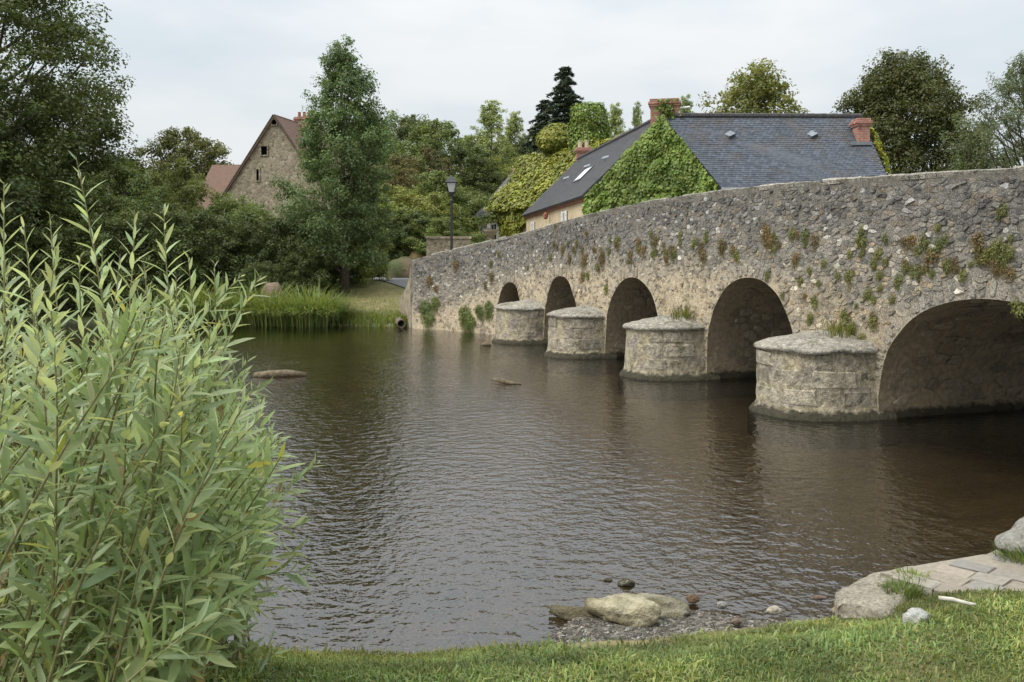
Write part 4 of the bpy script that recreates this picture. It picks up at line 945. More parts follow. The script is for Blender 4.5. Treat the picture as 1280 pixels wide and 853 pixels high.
for (t0, zc, w, h) in ((7.9, 3.7, .7, 1.2), (3.4, 3.7, .7, 1.2), (9.35, 3.7, .4, 1.1)):
    q = OB + uB * t0 + oB * .05; window(hB, (q[0], q[1], zc), uB, oB, w, h, t0 < 9)
# stone barn with steep gable, far left
th = R(-14); vC = np.array((math.cos(th), math.sin(th))); uC = np.array((-vC[1], vC[0]))
OC = np.array((-17.15, 50.6)); hC, QC = gable_house('stone_barn', 'old rubble stone barn with a steep gable and tiny openings behind the trees', OC, uC, vC, 9, 7.8, 1.0, 5.0, 10.35, MT['barn'], MT['tile'], .2)
def gpt(px, py):   # point on the barn's gable plane
    t_ = (px - CX) / F; s_ = (t_ * OC[1] - OC[0]) / (vC[0] - t_ * vC[1]); q = OC + vC * s_; return (q[0], q[1], pyZ(py, q[1]))
for px, py, w, h in ((330.5, 188.5, .38, .48), (322.5, 219, .16, .62), (343, 153, .30, .26)):
    q = gpt(px, py); rz = th
    f = MB(); on = -uC
    f.box((q[0] + on[0] * .01, q[1] + on[1] * .01, q[2] + h / 2 + .05), (w + .16, .1, .09), rz); f.box((q[0] + on[0] * .012, q[1] + on[1] * .012, q[2] - h / 2 - .04), (w + .12, .1, .07), rz)
    for sx in (-1, 1): f.box((q[0] + vC[0] * sx * (w / 2 + .03) + on[0] * .011, q[1] + vC[1] * sx * (w / 2 + .03) + on[1] * .011, q[2]), (.06, .09, h), rz)
    fo = f.build('opening', MT['barn'], hC); MB().box((q[0] + on[0] * .004, q[1] + on[1] * .004, q[2]), (w, .02, h), rz).build('shade_panel', MT['void_shade']).parent = fo  # flat black panel paints the opening's inner shade, wall has no recess
mC = OC + vC * 3.9
for sg in (0, 7.8):
    e_ = OC + vC * sg; MB().slab([p3(e_ - uC * .22, 4.85), p3(mC - uC * .22, 10.28), p3(mC - uC * .22, 10.40), p3(e_ - uC * .22 + vC * (-.07 if sg == 0 else .07), 4.86)][::1 if sg else -1], .06).build('barge_board', MT['bark'], hC)
qc = mC + uC * 3.0 + vC * .25; chimney(hC, qc, 1.0, .5, 8.6, 10.75, th, 3, 'redpot')
hD, QD = gable_house('tiled_house', 'low house with a brown clay tiled roof beside the stone barn', (-16.2, 53.8), np.array((-.99, .12)), np.array((.12, .99)), 3.6, 6.0, 1.0, 5.2, 8.35, MT['barn'], MT['tile'], .2)

# ------------------------------------------------------------------ small things on the far side
def lamp(x, y, z0):
    o = empty('street_lamp', (x, y, z0), 'black lantern street lamp on a slim post beyond the bridge end', 'street lamp'); zt = 5.02; Hh = zt - .62 - z0
    MB().lathe((x, y, z0), [(.11, 0), (.11, .12), (.085, .16), (.075, .7), (.085, .74), (.05, .8), (.042, Hh - .3), (.06, Hh - .28), (.06, Hh - .24), (.035, Hh - .2), (.035, Hh - .08), (.07, Hh - .05), (.07, Hh)], 12).build('post', MT['black'], o)
    zl = z0 + Hh; cg = MB()
    def pr(r, z): return [(x + r * sx, y + r * sy, z) for sx, sy in ((-1, -1), (1, -1), (1, 1), (-1, 1))]
    a, b = pr(.09, zl + .03), pr(.165, zl + .36)
    for i in range(4): cg.tube([a[i], b[i]], .013, 5)
    for i in range(4): cg.tube([a[i], a[(i + 1) % 4]], .014, 5); cg.tube([b[i], b[(i + 1) % 4]], .018, 5)
    cg.build('lantern_frame', MT['black'], o)
    for i in range(4):
        j = (i + 1) % 4; MB().add([a[i], a[j], b[j], b[i]], [(0, 1, 2, 3)]).build('pane', MT['frost'], o)
    rf = MB(); V = pr(.215, zl + .37) + pr(.13, zl + .47) + pr(.09, zl + .52) + pr(.06, zl + .56) + pr(.015, zl + .62)
    rf.add(V, [(r * 4 + i, r * 4 + (i + 1) % 4, r * 4 + 4 + (i + 1) % 4, r * 4 + 4 + i) for r in range(4) for i in range(4)] + [(3, 2, 1, 0), (16, 17, 18, 19)]); rf.build('lantern_roof', MT['black'], o)
lx = pxX(564.5, 30); lamp(lx, 30, gz(lx, 30) - .02)
# low garden wall behind the lamp
xa, xb, d_ = pxX(533, 40), pxX(588, 40), 40; o = empty('garden_wall', ((xa + xb) / 2, d_, 1.1), 'short grey stone wall end standing behind the street lamp', 'wall')
mb = MB(); mb.box(((xa + xb) / 2, d_ + .2, 2.0), (xb - xa, .4, 2.3)); mb.build('wall_body', MT['barn'], o); mb = MB(); mb.box(((xa + xb) / 2, d_ + .2, 3.2), (xb - xa + .08, .48, .1), jit=.01); mb.build('coping', MT['barn'], o)
def rock(name, c, size, seed, mat, col, label, cat='rock', rz=0, sub=3, rough=.35, group=None, col2=None, flat=0.0, sharp=1.0):
    import bmesh
    bm = bmesh.new(); bmesh.ops.create_icosphere(bm, subdivisions=sub, radius=.5)
    V = []
    for v in bm.verts:
        p = v.co.copy(); n = 1 + rough * mn.noise(p * 1.9 * sharp + Vector((seed, 0, 0))) + rough * .5 * mn.noise(p * 4.3 * sharp + Vector((seed, 5, 0))) + rough * .22 * mn.noise(p * 9 * sharp + Vector((seed, 9, 0)))
        p = p * n
        if p.z > .5 - flat: p.z = .5 - flat + (p.z - .5 + flat) * .2
        x, y, z = p.x * size[0], p.y * size[1], p.z * size[2]; ca, sa = math.cos(rz), math.sin(rz); V.append((x * ca - y * sa, x * sa + y * ca, z))
    Fc = [tuple(v.index for v in f.verts) for f in bm.faces]; bm.free()
    cols = np.array([np.array(col) if not col2 else np.array(col) * (1 - k) + np.array(col2) * k for k in [min(1, max(0, .5 + 1.6 * mn.noise(Vector(v) * (2.2 / max(size)) + Vector((seed, 2, 2))))) for v in V]])
    o = link(name, mesh(name, V, Fc, mat, cols, True)); o.location = c; return tag(o, label, cat, group)
x = pxX(506, 42); rock('earth_bank', (x, 42, 1.5), (1.6, 1.4, 1.7), 3, MT['rock'], (.20, .15, .10), 'rounded brown earth and stone bank by the road', 'earth bank', col2=(.10, .12, .05))
x = pxX(524, 43); rock('stone_heap', (x, 43, 1.75), (1.4, 1.0, 1.9), 8, MT['rock'], (.30, .22, .11), 'mossy ochre stone heap against the short garden wall', 'stone heap', col2=(.12, .13, .04))
x = pxX(333, 29.8); rock('boulder', (x, 30.4, .8), (.75, .6, 1.1), 5, MT['pale_rock'], (.27, .20, .15), 'pinkish boulder showing above the sedges on the far bank', 'boulder')
# stone urn in front of the creeper house
x = pxX(613.5, 41); o = empty('stone_urn', (x, 41, 1.2), 'stone bowl urn on a pedestal in front of the creeper house', 'urn')
MT['urn'] = mat_simple('urn_stone', (.34, .29, .22), .9, .3, 8, .01)
MB().lathe((x, 41, 1.2), [(.24, 0), (.24, .12), (.17, .16), (.15, 1.7), (.2, 1.75), (.2, 1.85), (.1, 1.9)], 12).build('pedestal', MT['urn'], o)
MB().lathe((x, 41, 3.1), [(.07, 0), (.1, .12), (.22, .24), (.33, .42), (.35, .50), (.30, .50), (.2, .36)], 16).build('bowl', MT['urn'], o)
# drain pipe
x = pxX(503, 27.7); pc = Vector((x, 27.45, .13)); o = MB(); n = 18; dv = Vector((.25, -1, -.05)).normalized(); V = []
a_ = dv.cross(Vector((0, 0, 1))).normalized(); b_ = a_.cross(dv)
for (r, t) in ((.135, -.9), (.135, .0), (.11, .0), (.11, -.9)):
    for k in range(n): V.append(pc + dv * t + a_ * (r * math.cos(6.2832 * k / n)) + b_ * (r * math.sin(6.2832 * k / n)))
o.add(V, [(r * n + k, r * n + (k + 1) % n, (r + 1) * n + (k + 1) % n, (r + 1) * n + k) for r in range(3) for k in range(n)] + [tuple(range(3 * n, 4 * n))])
MT['pipe'] = mat_simple('old_pipe', (.16, .13, .09), .8, .4, 14, .01)
tag(o.build('drain_pipe', MT['pipe'], None, True), 'short round drain pipe jutting from the bank at the bridge end', 'pipe')
# driftwood
def log(name, pts, rad, label, nseg=8):
    m = MB(); m.tube(pts, rad, nseg); tag(m.build(name, MT['wood'], None, True), label, 'driftwood')
d = 15.6; log('driftwood_log', [(pxX(318, d), d, .02), (pxX(338, d), d - .05, .05), (pxX(360, d), d + .02, .06), (pxX(381, d), d + .1, .03)], [.05, .07, .065, .035], 'long brown driftwood log stranded in the shallow river')
d = 14.7; log('driftwood_branch', [(pxX(614, d), d + .15, .05), (pxX(626, d), d, .05), (pxX(640, d), d - .1, .02), (pxX(652, d), d - .1, .0)], [.02, .045, .03, .015], 'small broken branch stranded midstream near the bridge')
d = 21.5; log('driftwood_stick', [(pxX(600, d), d, .03), (pxX(608, d), d, .04), (pxX(614, d), d, .0)], [.02, .05, .02], 'tiny stub of driftwood out in the far shallows')
# sedge clumps along the far bank
def blades(rg, n, h, spread, base, lean=.7, seg=4, w=.018):
    th = rg.uniform(0, 6.28, n); r0 = base * np.sqrt(rg.random(n)); hh = h * rg.uniform(.6, 1.1, n); out_ = spread * rg.uniform(.2, 1, n) * hh
    P = []; dirs = np.stack([np.cos(th), np.sin(th), 0 * th], -1); side = np.stack([-np.sin(th + rg.normal(0, .5, n)), np.cos(th), 0 * th], -1)
    b0 = dirs * r0[:, None] * .9 + rg.normal(0, base * .2, (n, 3)) * np.array((1, 1, 0))
    for k in range(seg + 1):
        t = k / seg; z = hh * (1.45 * t - .85 * t * t * np.clip(out_ / hh, 0, 1.15)); c = b0 + dirs * (out_ * t ** 1.9)[:, None]; c[:, 2] = z
        ww = (w * (1 - t) ** .6 + .001); P.append(np.stack([c - side * ww, c + side * ww], 1))
    P = np.stack(P, 1)  # n, seg+1, 2, 3
    V = P.reshape(-1, 3); m = (seg + 1) * 2; Fq = []
    for k in range(seg): Fq.append(np.stack([np.arange(n) * m + 2 * k, np.arange(n) * m + 2 * k + 1, np.arange(n) * m + 2 * k + 3, np.arange(n) * m + 2 * k + 2], -1))
    kk = rg.uniform(.65, 1.4, n); col = np.stack([kk * rg.uniform(.85, 1.3, n), kk, kk * .9], -1); return V, np.concatenate(Fq), np.repeat(col, m, 0)
rgb = np.random.default_rng(77)
sm_ = [mesh('blades', *blades(rgb, 420, 1.35, .75, .55, w=.02)[:2], ML['sedge'], None) for _ in range(0)]
protos = []
for k in range(3):
    V, Fq, c = blades(rgb, 420, 1.1, 1.7, .75, w=.018); protos.append(mesh('blades', V, Fq, ML['sedge'], c))
for i, (px, d, s) in enumerate(((282, 29.6, 1.0), (300, 29.2, .95), (318, 29.0, .9), (340, 29.0, 1.0), (362, 28.8, .95), (384, 28.7, 1.05), (398, 28.6, .95), (410, 28.7, .85), (330, 29.9, 1.1), (388, 29.4, 1.0), (255, 29.6, 1.0), (230, 29.8, 1.0))):
    x = pxX(px, d); o = empty('sedge_clump', (x, d, max(.0, gz(x, d)) - .02), 'arching green sedge clump at the edge of the far bank', 'sedge', 'sedge clumps along the far bank'); o.scale = (s, s, s); o.rotation_euler.z = i * 1.7
    c = bpy.data.objects.new('blades', protos[i % 3]); COL.objects.link(c); c.parent = o
# grass on the far bank
n = 9000; xx = rgb.uniform(-8.5, -2.9, n); yy = 27.4 + 7 * rgb.random(n) ** 2; z_, df_, dn_, g_ = gheight(xx, yy); k = (df_ > -.02); xx, yy, z_, df_ = xx[k], yy[k], z_[k], df_[k]; n = len(xx)
V, Fq, c = blades(rgb, n, .13, .6, .01, seg=2, w=.012); V = V.reshape(n, -1, 3); sc = np.interp(df_, [0, .5, 1.5, 4], [1.7, 1.3, .7, .45]) * (1 + .5 * np.clip(wob(xx, yy, 1.5), -.7, 1)); V = V * sc[:, None, None] + np.stack([xx, yy, z_ - .01], -1)[:, None, :]
tag(link('bank_grass', mesh('bank_grass', V.reshape(-1, 3), Fq, ML['fargrass'], c)), 'short green grass on the far bank beside the bridge end', 'grass', kind='stuff')

# ------------------------------------------------------------------ plants rooted in the bridge wall
def tuft_mesh(rg, n, r, ll, mat, hang=0):
    d = unit(rg.normal(size=(n, 3))); d[:, 1] = -np.abs(d[:, 1]); P = d * (r * rg.random((n, 1)) ** .9) * np.array((.8, .34, 1.15)); P[:, 2] -= hang * np.abs(P[:, 2]) * 1.2
    V, Fq = leaf_quads(P, d + rg.normal(size=(n, 3)) * .5 + np.array((0, -.4, .3)), ll * rg.uniform(.6, 1.4, n), ll * .4, rg, d + np.array((0, 0, -.3))); return mesh('foliage', V, Fq, mat, leaf_cols(n, rg, .35))
rgt = np.random.default_rng(4)
tf = [tuft_mesh(rgt, 200, .13, .04, ML['fern']) for _ in range(3)]; tw = [tuft_mesh(rgt, 330, .17, .042, ML['dryweed'], .4) for _ in range(2)]; tb = [tuft_mesh(rgt, 900, .36, .07, ML['mid'], .3) for _ in range(2)]
def wall_plant(px, py, kind, s):
    t_ = (px - CX) / F; i = int(np.argmin(np.abs(CV[:, 0] - t_ * CV[:, 1]))); s_ = SL[i]; d = CV[i, 1]; z = pyZ(py, d)
    nrm = bnor(s_); q = wpt(s_, z, -.02); nm, ms, lb, gp = {'f': ('wall_fern', tf, 'small green fern tuft rooted in the rubble face of the bridge', 'ferns in the bridge wall'), 'w': ('dry_weed', tw, 'dried brown weed hanging from the rubble face of the bridge', 'dry weeds in the bridge wall'), 'b': ('wall_bush', tb, 'leafy green plant spilling down the low bridge wall by the far bank', 'leafy plants on the bridge end wall')}[kind]
    o = bpy.data.objects.new(nm, random.choice(ms)); COL.objects.link(o); o.location = q; o.rotation_euler = (0, random.uniform(-.6, .6), math.atan2(nrm[1], nrm[0]) - math.pi / 2); o.scale = (s, s, s); tag(o, lb, 'wall plant', gp)
for px, py, s in ((1075, 302, 1), (1100, 318, .8), (1120, 352, .8), (1102, 345, .7), (1062, 345, .9), (1022, 378, .9), (1095, 402, .9), (1055, 396, 1), (1185, 333, .8), (1130, 335, .7), (1155, 303, .9), (1172, 307, .8), (1146, 314, .7), (1165, 318, .8), (1180, 300, .6), (1240, 313, .9), (1257, 309, .9), (1228, 322, .8), (1250, 325, .8), (1268, 318, .7), (1218, 312, .6), (1272, 385, 1), (982, 370, .6), (970, 312, .6), (1035, 330, .6),
                  (1082, 368, .8), (1115, 375, .6), (960, 345, .7), (920, 320, .9), (905, 312, .7), (1250, 265, .8), (845, 318, .9), (868, 305, 1), (885, 300, .8), (800, 312, .8), (1145, 340, .8), (1205, 345, .7), (1045, 418, 1), (1062, 414, 1.1), (1032, 421, .9), (1078, 424, .8), (735, 345, 1), (748, 335, .9), (690, 322, .8), (760, 362, 1), (660, 335, .7), (625, 318, .9), (615, 330, .9), (1012, 400, .7), (1000, 352, .6), (1090, 330, .6)):
    wall_plant(px, py, 'f', s)
for px, py, s in ((905, 305, 1), (960, 290, 1), (965, 300, .8), (880, 318, 1), (840, 312, .9), (755, 318, 1.1), (730, 325, 1), (728, 345, .9), (705, 310, .9), (615, 345, 1.1), (608, 355, .9), (570, 330, 1.1), (538, 350, 1.2), (545, 360, .9), (1165, 320, .9), (1225, 300, .9), (1020, 300, .8), (1140, 300, .7), (820, 300, 1), (788, 318, .9)):
    wall_plant(px, py, 'w', s)
rnd = random.Random(8)
for k in range(46):
    px = rnd.uniform(690, 1010); wall_plant(px, np.interp(px, [690, 760, 850, 950, 1010], [312, 310, 308, 300, 300]) + rnd.gauss(0, 11), 'w' if k % 2 else 'f', rnd.uniform(.45, .85))
for k in range(34):
    px = rnd.uniform(990, 1270); py = rnd.uniform(285, 345 if px > 1110 else 400)
    wall_plant(px, py, 'f' if k % 3 else 'w', rnd.uniform(.35, .6))
for px, py, s in ((532, 385, .9), (538, 398, .8), (582, 392, 1.0), (590, 402, .9), (600, 388, .7), (612, 385, .8), (545, 378, .7)):
    wall_plant(px, py, 'b', s)
# grass tufts on the near cutwater cap
for (pi_, dx, lab) in ((0, .35, 'green grass tuft growing where the largest cutwater cap meets the wall'), (1, .3, 'green weed tuft on the cutwater cap between the second and third arches')):
    p, n_, t_ = PIERS[pi_]
    V, Fq, c = blades(rgb, 130, .22, .8, .22, seg=3, w=.006); o = link('cap_grass', mesh('cap_grass', V, Fq, ML['fern'], c)); q = p - n_ * .12 - t_ * .2; o.location = (q[0], q[1], 1.02); o.scale = (1.5, 1, 1); o.rotation_euler.z = 1.2; tag(o, lab, 'grass tuft')

# ------------------------------------------------------------------ near bank
# slab edge: pale worn limestone lip
OE = catmull([(1.73, 4.66), (1.79, 4.85), (1.97, 5.02), (2.16, 5.16), (2.5, 5.30), (2.86, 5.42), (3.15, 5.62)], 10); IE = catmull([(1.88, 4.50), (1.97, 4.55), (2.09, 4.68), (2.25, 4.85), (2.53, 5.01), (2.9, 5.17), (3.25, 5.32)], 10)
V = []; C = []; rows = [(-.03, -.08), (-.06, .02), (-.02, .10), (0, .165), (.03, .195), (.12, .208), (.22, .212), (.34, .216), (.46, .22), (.58, .222), (.7, .224), (.82, .226), (.94, .226), (1.02, .2), (1.03, .08)]
for a, b in zip(OE, IE):
    for f, z in rows:
        q = a + (b - a) * f; e = max(0, 1 - abs(f - .03) / .12)
        w = mn.noise(Vector((q[0] * 9, q[1] * 9, z * 8))) * .045 * e
        zz = z + (.014 * mn.noise(Vector((q[0] * 7, q[1] * 7, 3))) + .012 * mn.noise(Vector((q[0] * 22, q[1] * 22, 5)))) * (1 if z > .15 else .3)
        V.append((q[0] + w, q[1] + w * .6, zz)); k = .9 + .25 * mn.noise(Vector((q[0] * 6, q[1] * 6, 2))); C.append((.45 * k, .405 * k, .315 * k))
m = len(rows); n = len(OE); Fc = [(i * m + k, i * m + k + 1, (i + 1) * m + k + 1, (i + 1) * m + k) for i in range(n - 1) for k in range(m - 1)] + [tuple(range(m))[::-1], tuple(range((n - 1) * m, n * m))]
tag(link('stone_slab', mesh('stone_slab', V, Fc, MT['grit'], np.array(C), True)), 'pale worn limestone slab edging the paving at the water', 'rock')
rock('stone_block', (3.52, 5.62, .27), (1.15, .50, .36), 12, MT['pale_rock'], (.33, .315, .275), 'large pale rough boulder at the water end of the paving', 'rock', rz=R(40), sub=4, rough=.4, flat=.15)
# pavers
pav = empty('paving', (2.7, 4.9, .2)); tag(pav, kind='structure')
mb = MB(); mb.slab([(2.1, 5.02, .240), (2.62, 4.5, .240), (3.6, 3.7, .240), (4.9, 5.0, .240), (3.3, 5.35, .240), (2.85, 5.33, .240), (2.4, 5.15, .240)], .15, (.27, .24, .19)); mb.build('paving_bed', MT['paver'], pav)
ua, va = np.array((.69, -.724)), np.array((.724, .69)); rdp = random.Random(6)
def inpoly(p, P):
    c = False; j = len(P) - 1
    for i in range(len(P)):
        if (P[i][1] > p[1]) != (P[j][1] > p[1]) and p[0] < (P[j][0] - P[i][0]) * (p[1] - P[i][1]) / (P[j][1] - P[i][1]) + P[i][0]: c = not c
        j = i
    return c
PP = [(2.2, 4.90), (2.62, 4.42), (3.6, 3.6), (5, 5.1), (3.3, 5.4), (2.9, 5.26), (2.5, 5.06)]
for j in range(-2, 16):
    x = -.6 + rdp.uniform(0, .2)
    while x < 3.4:
        w = rdp.uniform(.16, .25); c = np.array((2.05, 4.85)) + ua * (x + w / 2) + va * (j * .155)
        if inpoly(c, PP) and inpoly(c + va * .05, PP):
            V = []; tz = rdp.uniform(-.003, .003); qx, qy = rdp.uniform(-.012, .012), rdp.uniform(-.012, .012)
            for (sc, z) in ((.5, .20), (.499, .243), (.48, .249)):
                for (a, b) in ((-1, -1), (1, -1), (1, 1), (-1, 1)):
                    jx, jy = rdp.uniform(-.006, .006), rdp.uniform(-.006, .006); q = c + ua * (a * (w - .016) * sc + jx) + va * (b * .145 * sc + jy); V.append((q[0], q[1], z + tz + qx * a * w + qy * b * .18))
            k = rdp.uniform(.8, 1.15); tint = rdp.choice([(.27, .245, .205), (.29, .25, .20), (.25, .235, .21)])
            link('paver', mesh('paver', V, [(r * 4 + i, r * 4 + (i + 1) % 4, r * 4 + 4 + (i + 1) % 4, r * 4 + 4 + i) for r in range(2) for i in range(4)] + [(8, 9, 10, 11)], MT['paver'], np.tile(np.array(tint) * k, (12, 1))), pav)
        x += w
# shore rocks
def on(px, py, z): d = (H - z) * F / (py - HY); return (pxX(px, d), d)
x, y = on(772, 770, .06); rock('shore_boulder', (x, y, .07), (.40, .20, .20), 31, MT['pale_rock'], (.46, .41, .28), 'largest pale boulder with dark mossy side on the gravel shore', 'rock', rz=R(-24), sub=4, rough=.55, col2=(.15, .125, .06), sharp=1.1)
x, y = on(820, 762, .05); rock('shore_boulder', (x, y, .05), (.36, .20, .13), 37, MT['rock'], (.34, .31, .23), 'lower mossy boulder behind the largest pale boulder', 'rock', rz=R(-28), sub=4, rough=.5, col2=(.15, .135, .07))
x, y = on(724, 770, .03); rock('mossy_stone', (x, y, .035), (.34, .08, .09), 39, MT['rock'], (.16, .14, .085), 'long thin mossy stone lying in front of the pale boulder', 'rock', rz=R(-32), sub=3, rough=.4)
x, y = on(783, 727, .02); rock('dark_stone', (x, y, .01), (.11, .07, .055), 41, MT['rock'], (.10, .09, .06), 'small dark stone sticking out of the water', 'rock', sub=3)
x, y = on(760, 726, .0); rock('dark_stone', (x, y, .005), (.055, .04, .025), 42, MT['rock'], (.08, .07, .05), 'tiny dark pebble awash beside the small dark stone', 'rock', sub=2)
x, y = on(967, 767, .06); rock('pale_stone', (x, y, .075), (.085, .055, .05), 43, MT['pale_rock'], (.50, .44, .34), 'pale cream pebble at the edge of gravel and grass', 'rock', sub=3)
x, y = on(902, 760, .04); rock('pale_stone', (x, y, .055), (.05, .04, .045), 44, MT['pale_rock'], (.34, .33, .30), 'light grey pebble on the dark gravel', 'rock', sub=3)
x, y = on(866, 751, .02); rock('brown_stone', (x, y, .03), (.08, .05, .05), 45, MT['rock'], (.20, .13, .08), 'reddish brown pebble at the waterline of the gravel', 'rock', sub=3)
x, y = on(1050, 766, .08); rock('pale_stone', (x, y, .09), (.085, .06, .06), 46, MT['pale_rock'], (.44, .38, .26), 'pale pebble tucked under the limestone slab', 'rock', sub=3)
x, y = on(1025, 747, .0); rock('brown_stone', (x, y, .0), (.09, .05, .03), 48, MT['rock'], (.19, .13, .10), 'flat pinkish stone awash by the slab', 'rock', sub=3)
x, y = on(920, 779, .08); rock('brown_stone', (x, y, .09), (.06, .05, .035), 49, MT['rock'], (.24, .18, .14), 'pinkish pebble below the grass edge', 'rock', sub=3)
x, y = on(1143, 792, .26); rock('white_stone', (x, y, gz(x, y) + .03), (.13, .10, .085), 50, MT['pale_rock'], (.52, .52, .47), 'whitish angular stone lying on the lawn', 'rock', rz=.5, sub=3, rough=.5)
x, y = on(1197, 785, .28); m = MB(); z_ = gz(x, y) + .05; m.tube([(x - .075, y + .03, z_ + .012), (x - .02, y + .008, z_ + .012), (x + .05, y - .015, z_), (x + .075, y - .02, z_)], [.010, .011, .009, .006], 7); MT['pale_wood'] = mat_simple('bleached_wood', (.52, .49, .42), .9, .2, 30, 0); tag(m.build('bleached_stick', MT['pale_wood'], None, True), 'bleached pale stick lying in the grass', 'stick')
# gravel on the little beach
rgv = np.random.default_rng(12); n = 9000; xx = rgv.uniform(-.1, 1.85, n); yy = rgv.uniform(4.2, 5.35, n); z_, df_, dn_, g_ = gheight(xx, yy); k = (dn_ > -.06) & (g_ < .03); xx, yy, z_ = xx[k], yy[k], z_[k]; n = len(xx)
oct_ = np.array([(1, 0, 0), (0, 1, 0), (-1, 0, 0), (0, -1, 0), (0, 0, 1), (0, 0, -1)], float); fo = np.array([(0, 1, 4), (1, 2, 4), (2, 3, 4), (3, 0, 4), (1, 0, 5), (2, 1, 5), (3, 2, 5), (0, 3, 5)])
sz = .003 + .010 * rgv.random(n) ** 4; an = rgv.uniform(0, 6.28, n); V = oct_[None] * (sz[:, None] * np.array([1, 1, .6]) * rgv.uniform(.7, 1.4, (n, 3)))[:, None, :]
V = np.stack([V[..., 0] * np.cos(an)[:, None] - V[..., 1] * np.sin(an)[:, None], V[..., 0] * np.sin(an)[:, None] + V[..., 1] * np.cos(an)[:, None], V[..., 2]], -1) + np.stack([xx, yy, z_ + .002], -1)[:, None, :]
kc = np.array([(.08, .073, .062), (.14, .128, .108), (.21, .19, .155), (.42, .40, .36), (.22, .15, .11)])[rgv.choice(5, n, p=[.3, .38, .22, .05, .05])]
MT['gravel'] = mat_vc('gravel', scale=60, var=.2, bmp=0); tag(link('gravel', mesh('gravel', V.reshape(-1, 3), (fo[None] + 6 * np.arange(n)[:, None, None]).reshape(-1, 3), MT['gravel'], np.repeat(kc, 6, 0))), 'dark gravel scattered over the small beach', 'gravel', kind='stuff')
# lawn blades
rgg = np.random.default_rng(15); n = 118000; yy = 2.7 + 2.6 * rgg.random(n) ** .9; xx = rgg.uniform(-.68, .72, n) * yy; z_, df_, dn_, g_ = gheight(xx, yy)
slabP = [(1.7, 4.5), (1.9, 4.45), (2.05, 4.65), (2.12, 4.9), (2.62, 4.47), (3.6, 3.55), (5, 5), (3.6, 6), (2.8, 5.5), (1.8, 5.1), (1.7, 4.8)]
ins = np.array([inpoly((a, b), slabP) if a > 1.65 and b > 3.5 else False for a, b in zip(xx, yy)])
bare = 2.6 * wob(xx, yy, 2.2); k = (g_ > .01 + .05 * wob(xx, yy, 9)) & ~ins & (rgg.random(n) < np.clip(1.1 - 1.05 * sm(.15, .7, bare + .9 * wob(xx, yy, 7)), .06, 1)) ; xx, yy, z_, bare = xx[k], yy[k], z_[k], bare[k]; n = len(xx)
V, Fq, c = blades(rgg, n, .023, 1.2, .003, seg=2, w=.002); V = V.reshape(n, -1, 3); sc = (1 + .75 * np.clip(wob(xx, yy, 3.1) * 1.4, -.75, 1.2)) * np.where(rgg.random(n) < .04, 1.8, 1)
V = V * sc[:, None, None] + np.stack([xx, yy, z_ - .003], -1)[:, None, :]
tone = np.clip(1 + 1.1 * wob(xx, yy, 4) + .9 * wob(yy, xx, 11), .5, 1.6)[:, None] * np.stack([1 + .4 * np.clip(wob(yy, xx, 2.6), -1, 1), np.ones(n), 1 - .15 * np.clip(wob(yy, xx, 2.6), -1, 1)], -1) * np.where((rgg.random(n) < .14)[:, None], np.array((1.3, 1.12, 1.15)), 1.0); c = c * np.repeat(tone, c.shape[0] // n, 0)
tag(link('lawn_grass', mesh('lawn_grass', V.reshape(-1, 3), Fq, ML['grass'], c)), 'short green lawn grass on the near bank', 'grass', kind='stuff')
# grass tuft before the big boulder
V, Fq, c = blades(rgg, 700, .10, .8, .16, seg=3, w=.003); o = link('grass_tuft', mesh('grass_tuft', V, Fq, ML['grass'], c)); o.location = (3.12, 5.22, .22); o.scale = (1.3, .7, 1); tag(o, 'bright grass tuft between the paving and the large boulder', 'grass tuft')
for k, (px, py, s) in enumerate(((1140, 722, 1.0), (1128, 735, .9))):
    x, y = on(px, py, .24); V, Fq, c = blades(rgg, 420, .06, .8, .09, seg=2, w=.003); o = link('grass_tuft', mesh('grass_tuft', V, Fq, ML['grass'], c)); o.location = (x, y, .20); tag(o, 'mossy grass tuft against the limestone slab', 'grass tuft', 'grass tufts at the slab')

# ------------------------------------------------------------------ willow in the foreground
MW = mat_leaf('leaf_willow', (.245, .315, .165), (.46, .51, .42), trans=.34, rough=.4, spec=.5, hv=.25)
rw = np.random.default_rng(101)
wil = empty('willow_shrub', (-1.9, 3.6, .25), 'big grey green willow shrub with long narrow leaves on the near bank', 'shrub')
TEM_T = np.array([0, .16, .42, .75, 1.0]); TEM_W = np.array([.02, .62, 1.0, .66, .02])
leaves = []   # (verts(10,3), colour, score)
def lance(p, d, nrm, ln, wd, curl, col):
    d = d / np.linalg.norm(d); sd_ = np.cross(d, nrm); sd_ /= np.linalg.norm(sd_) + 1e-9; nn = np.cross(sd_, d); V = []
    for t, w in zip(TEM_T, TEM_W):
        c = p + d * (ln * t) + nn * (-curl * ln * t * t); V.append(c - sd_ * (wd * w / 2) + nn * (wd * w * .16)); V.append(c); V.append(c + sd_ * (wd * w / 2) + nn * (wd * w * .16))
    leaves.append((np.array(V), col, ln / max(.5, p[1])))
LFc = [(3 * k + j, 3 * k + j + 1, 3 * k + j + 4, 3 * k + j + 3) for k in range(4) for j in range(2)]
nst = 0
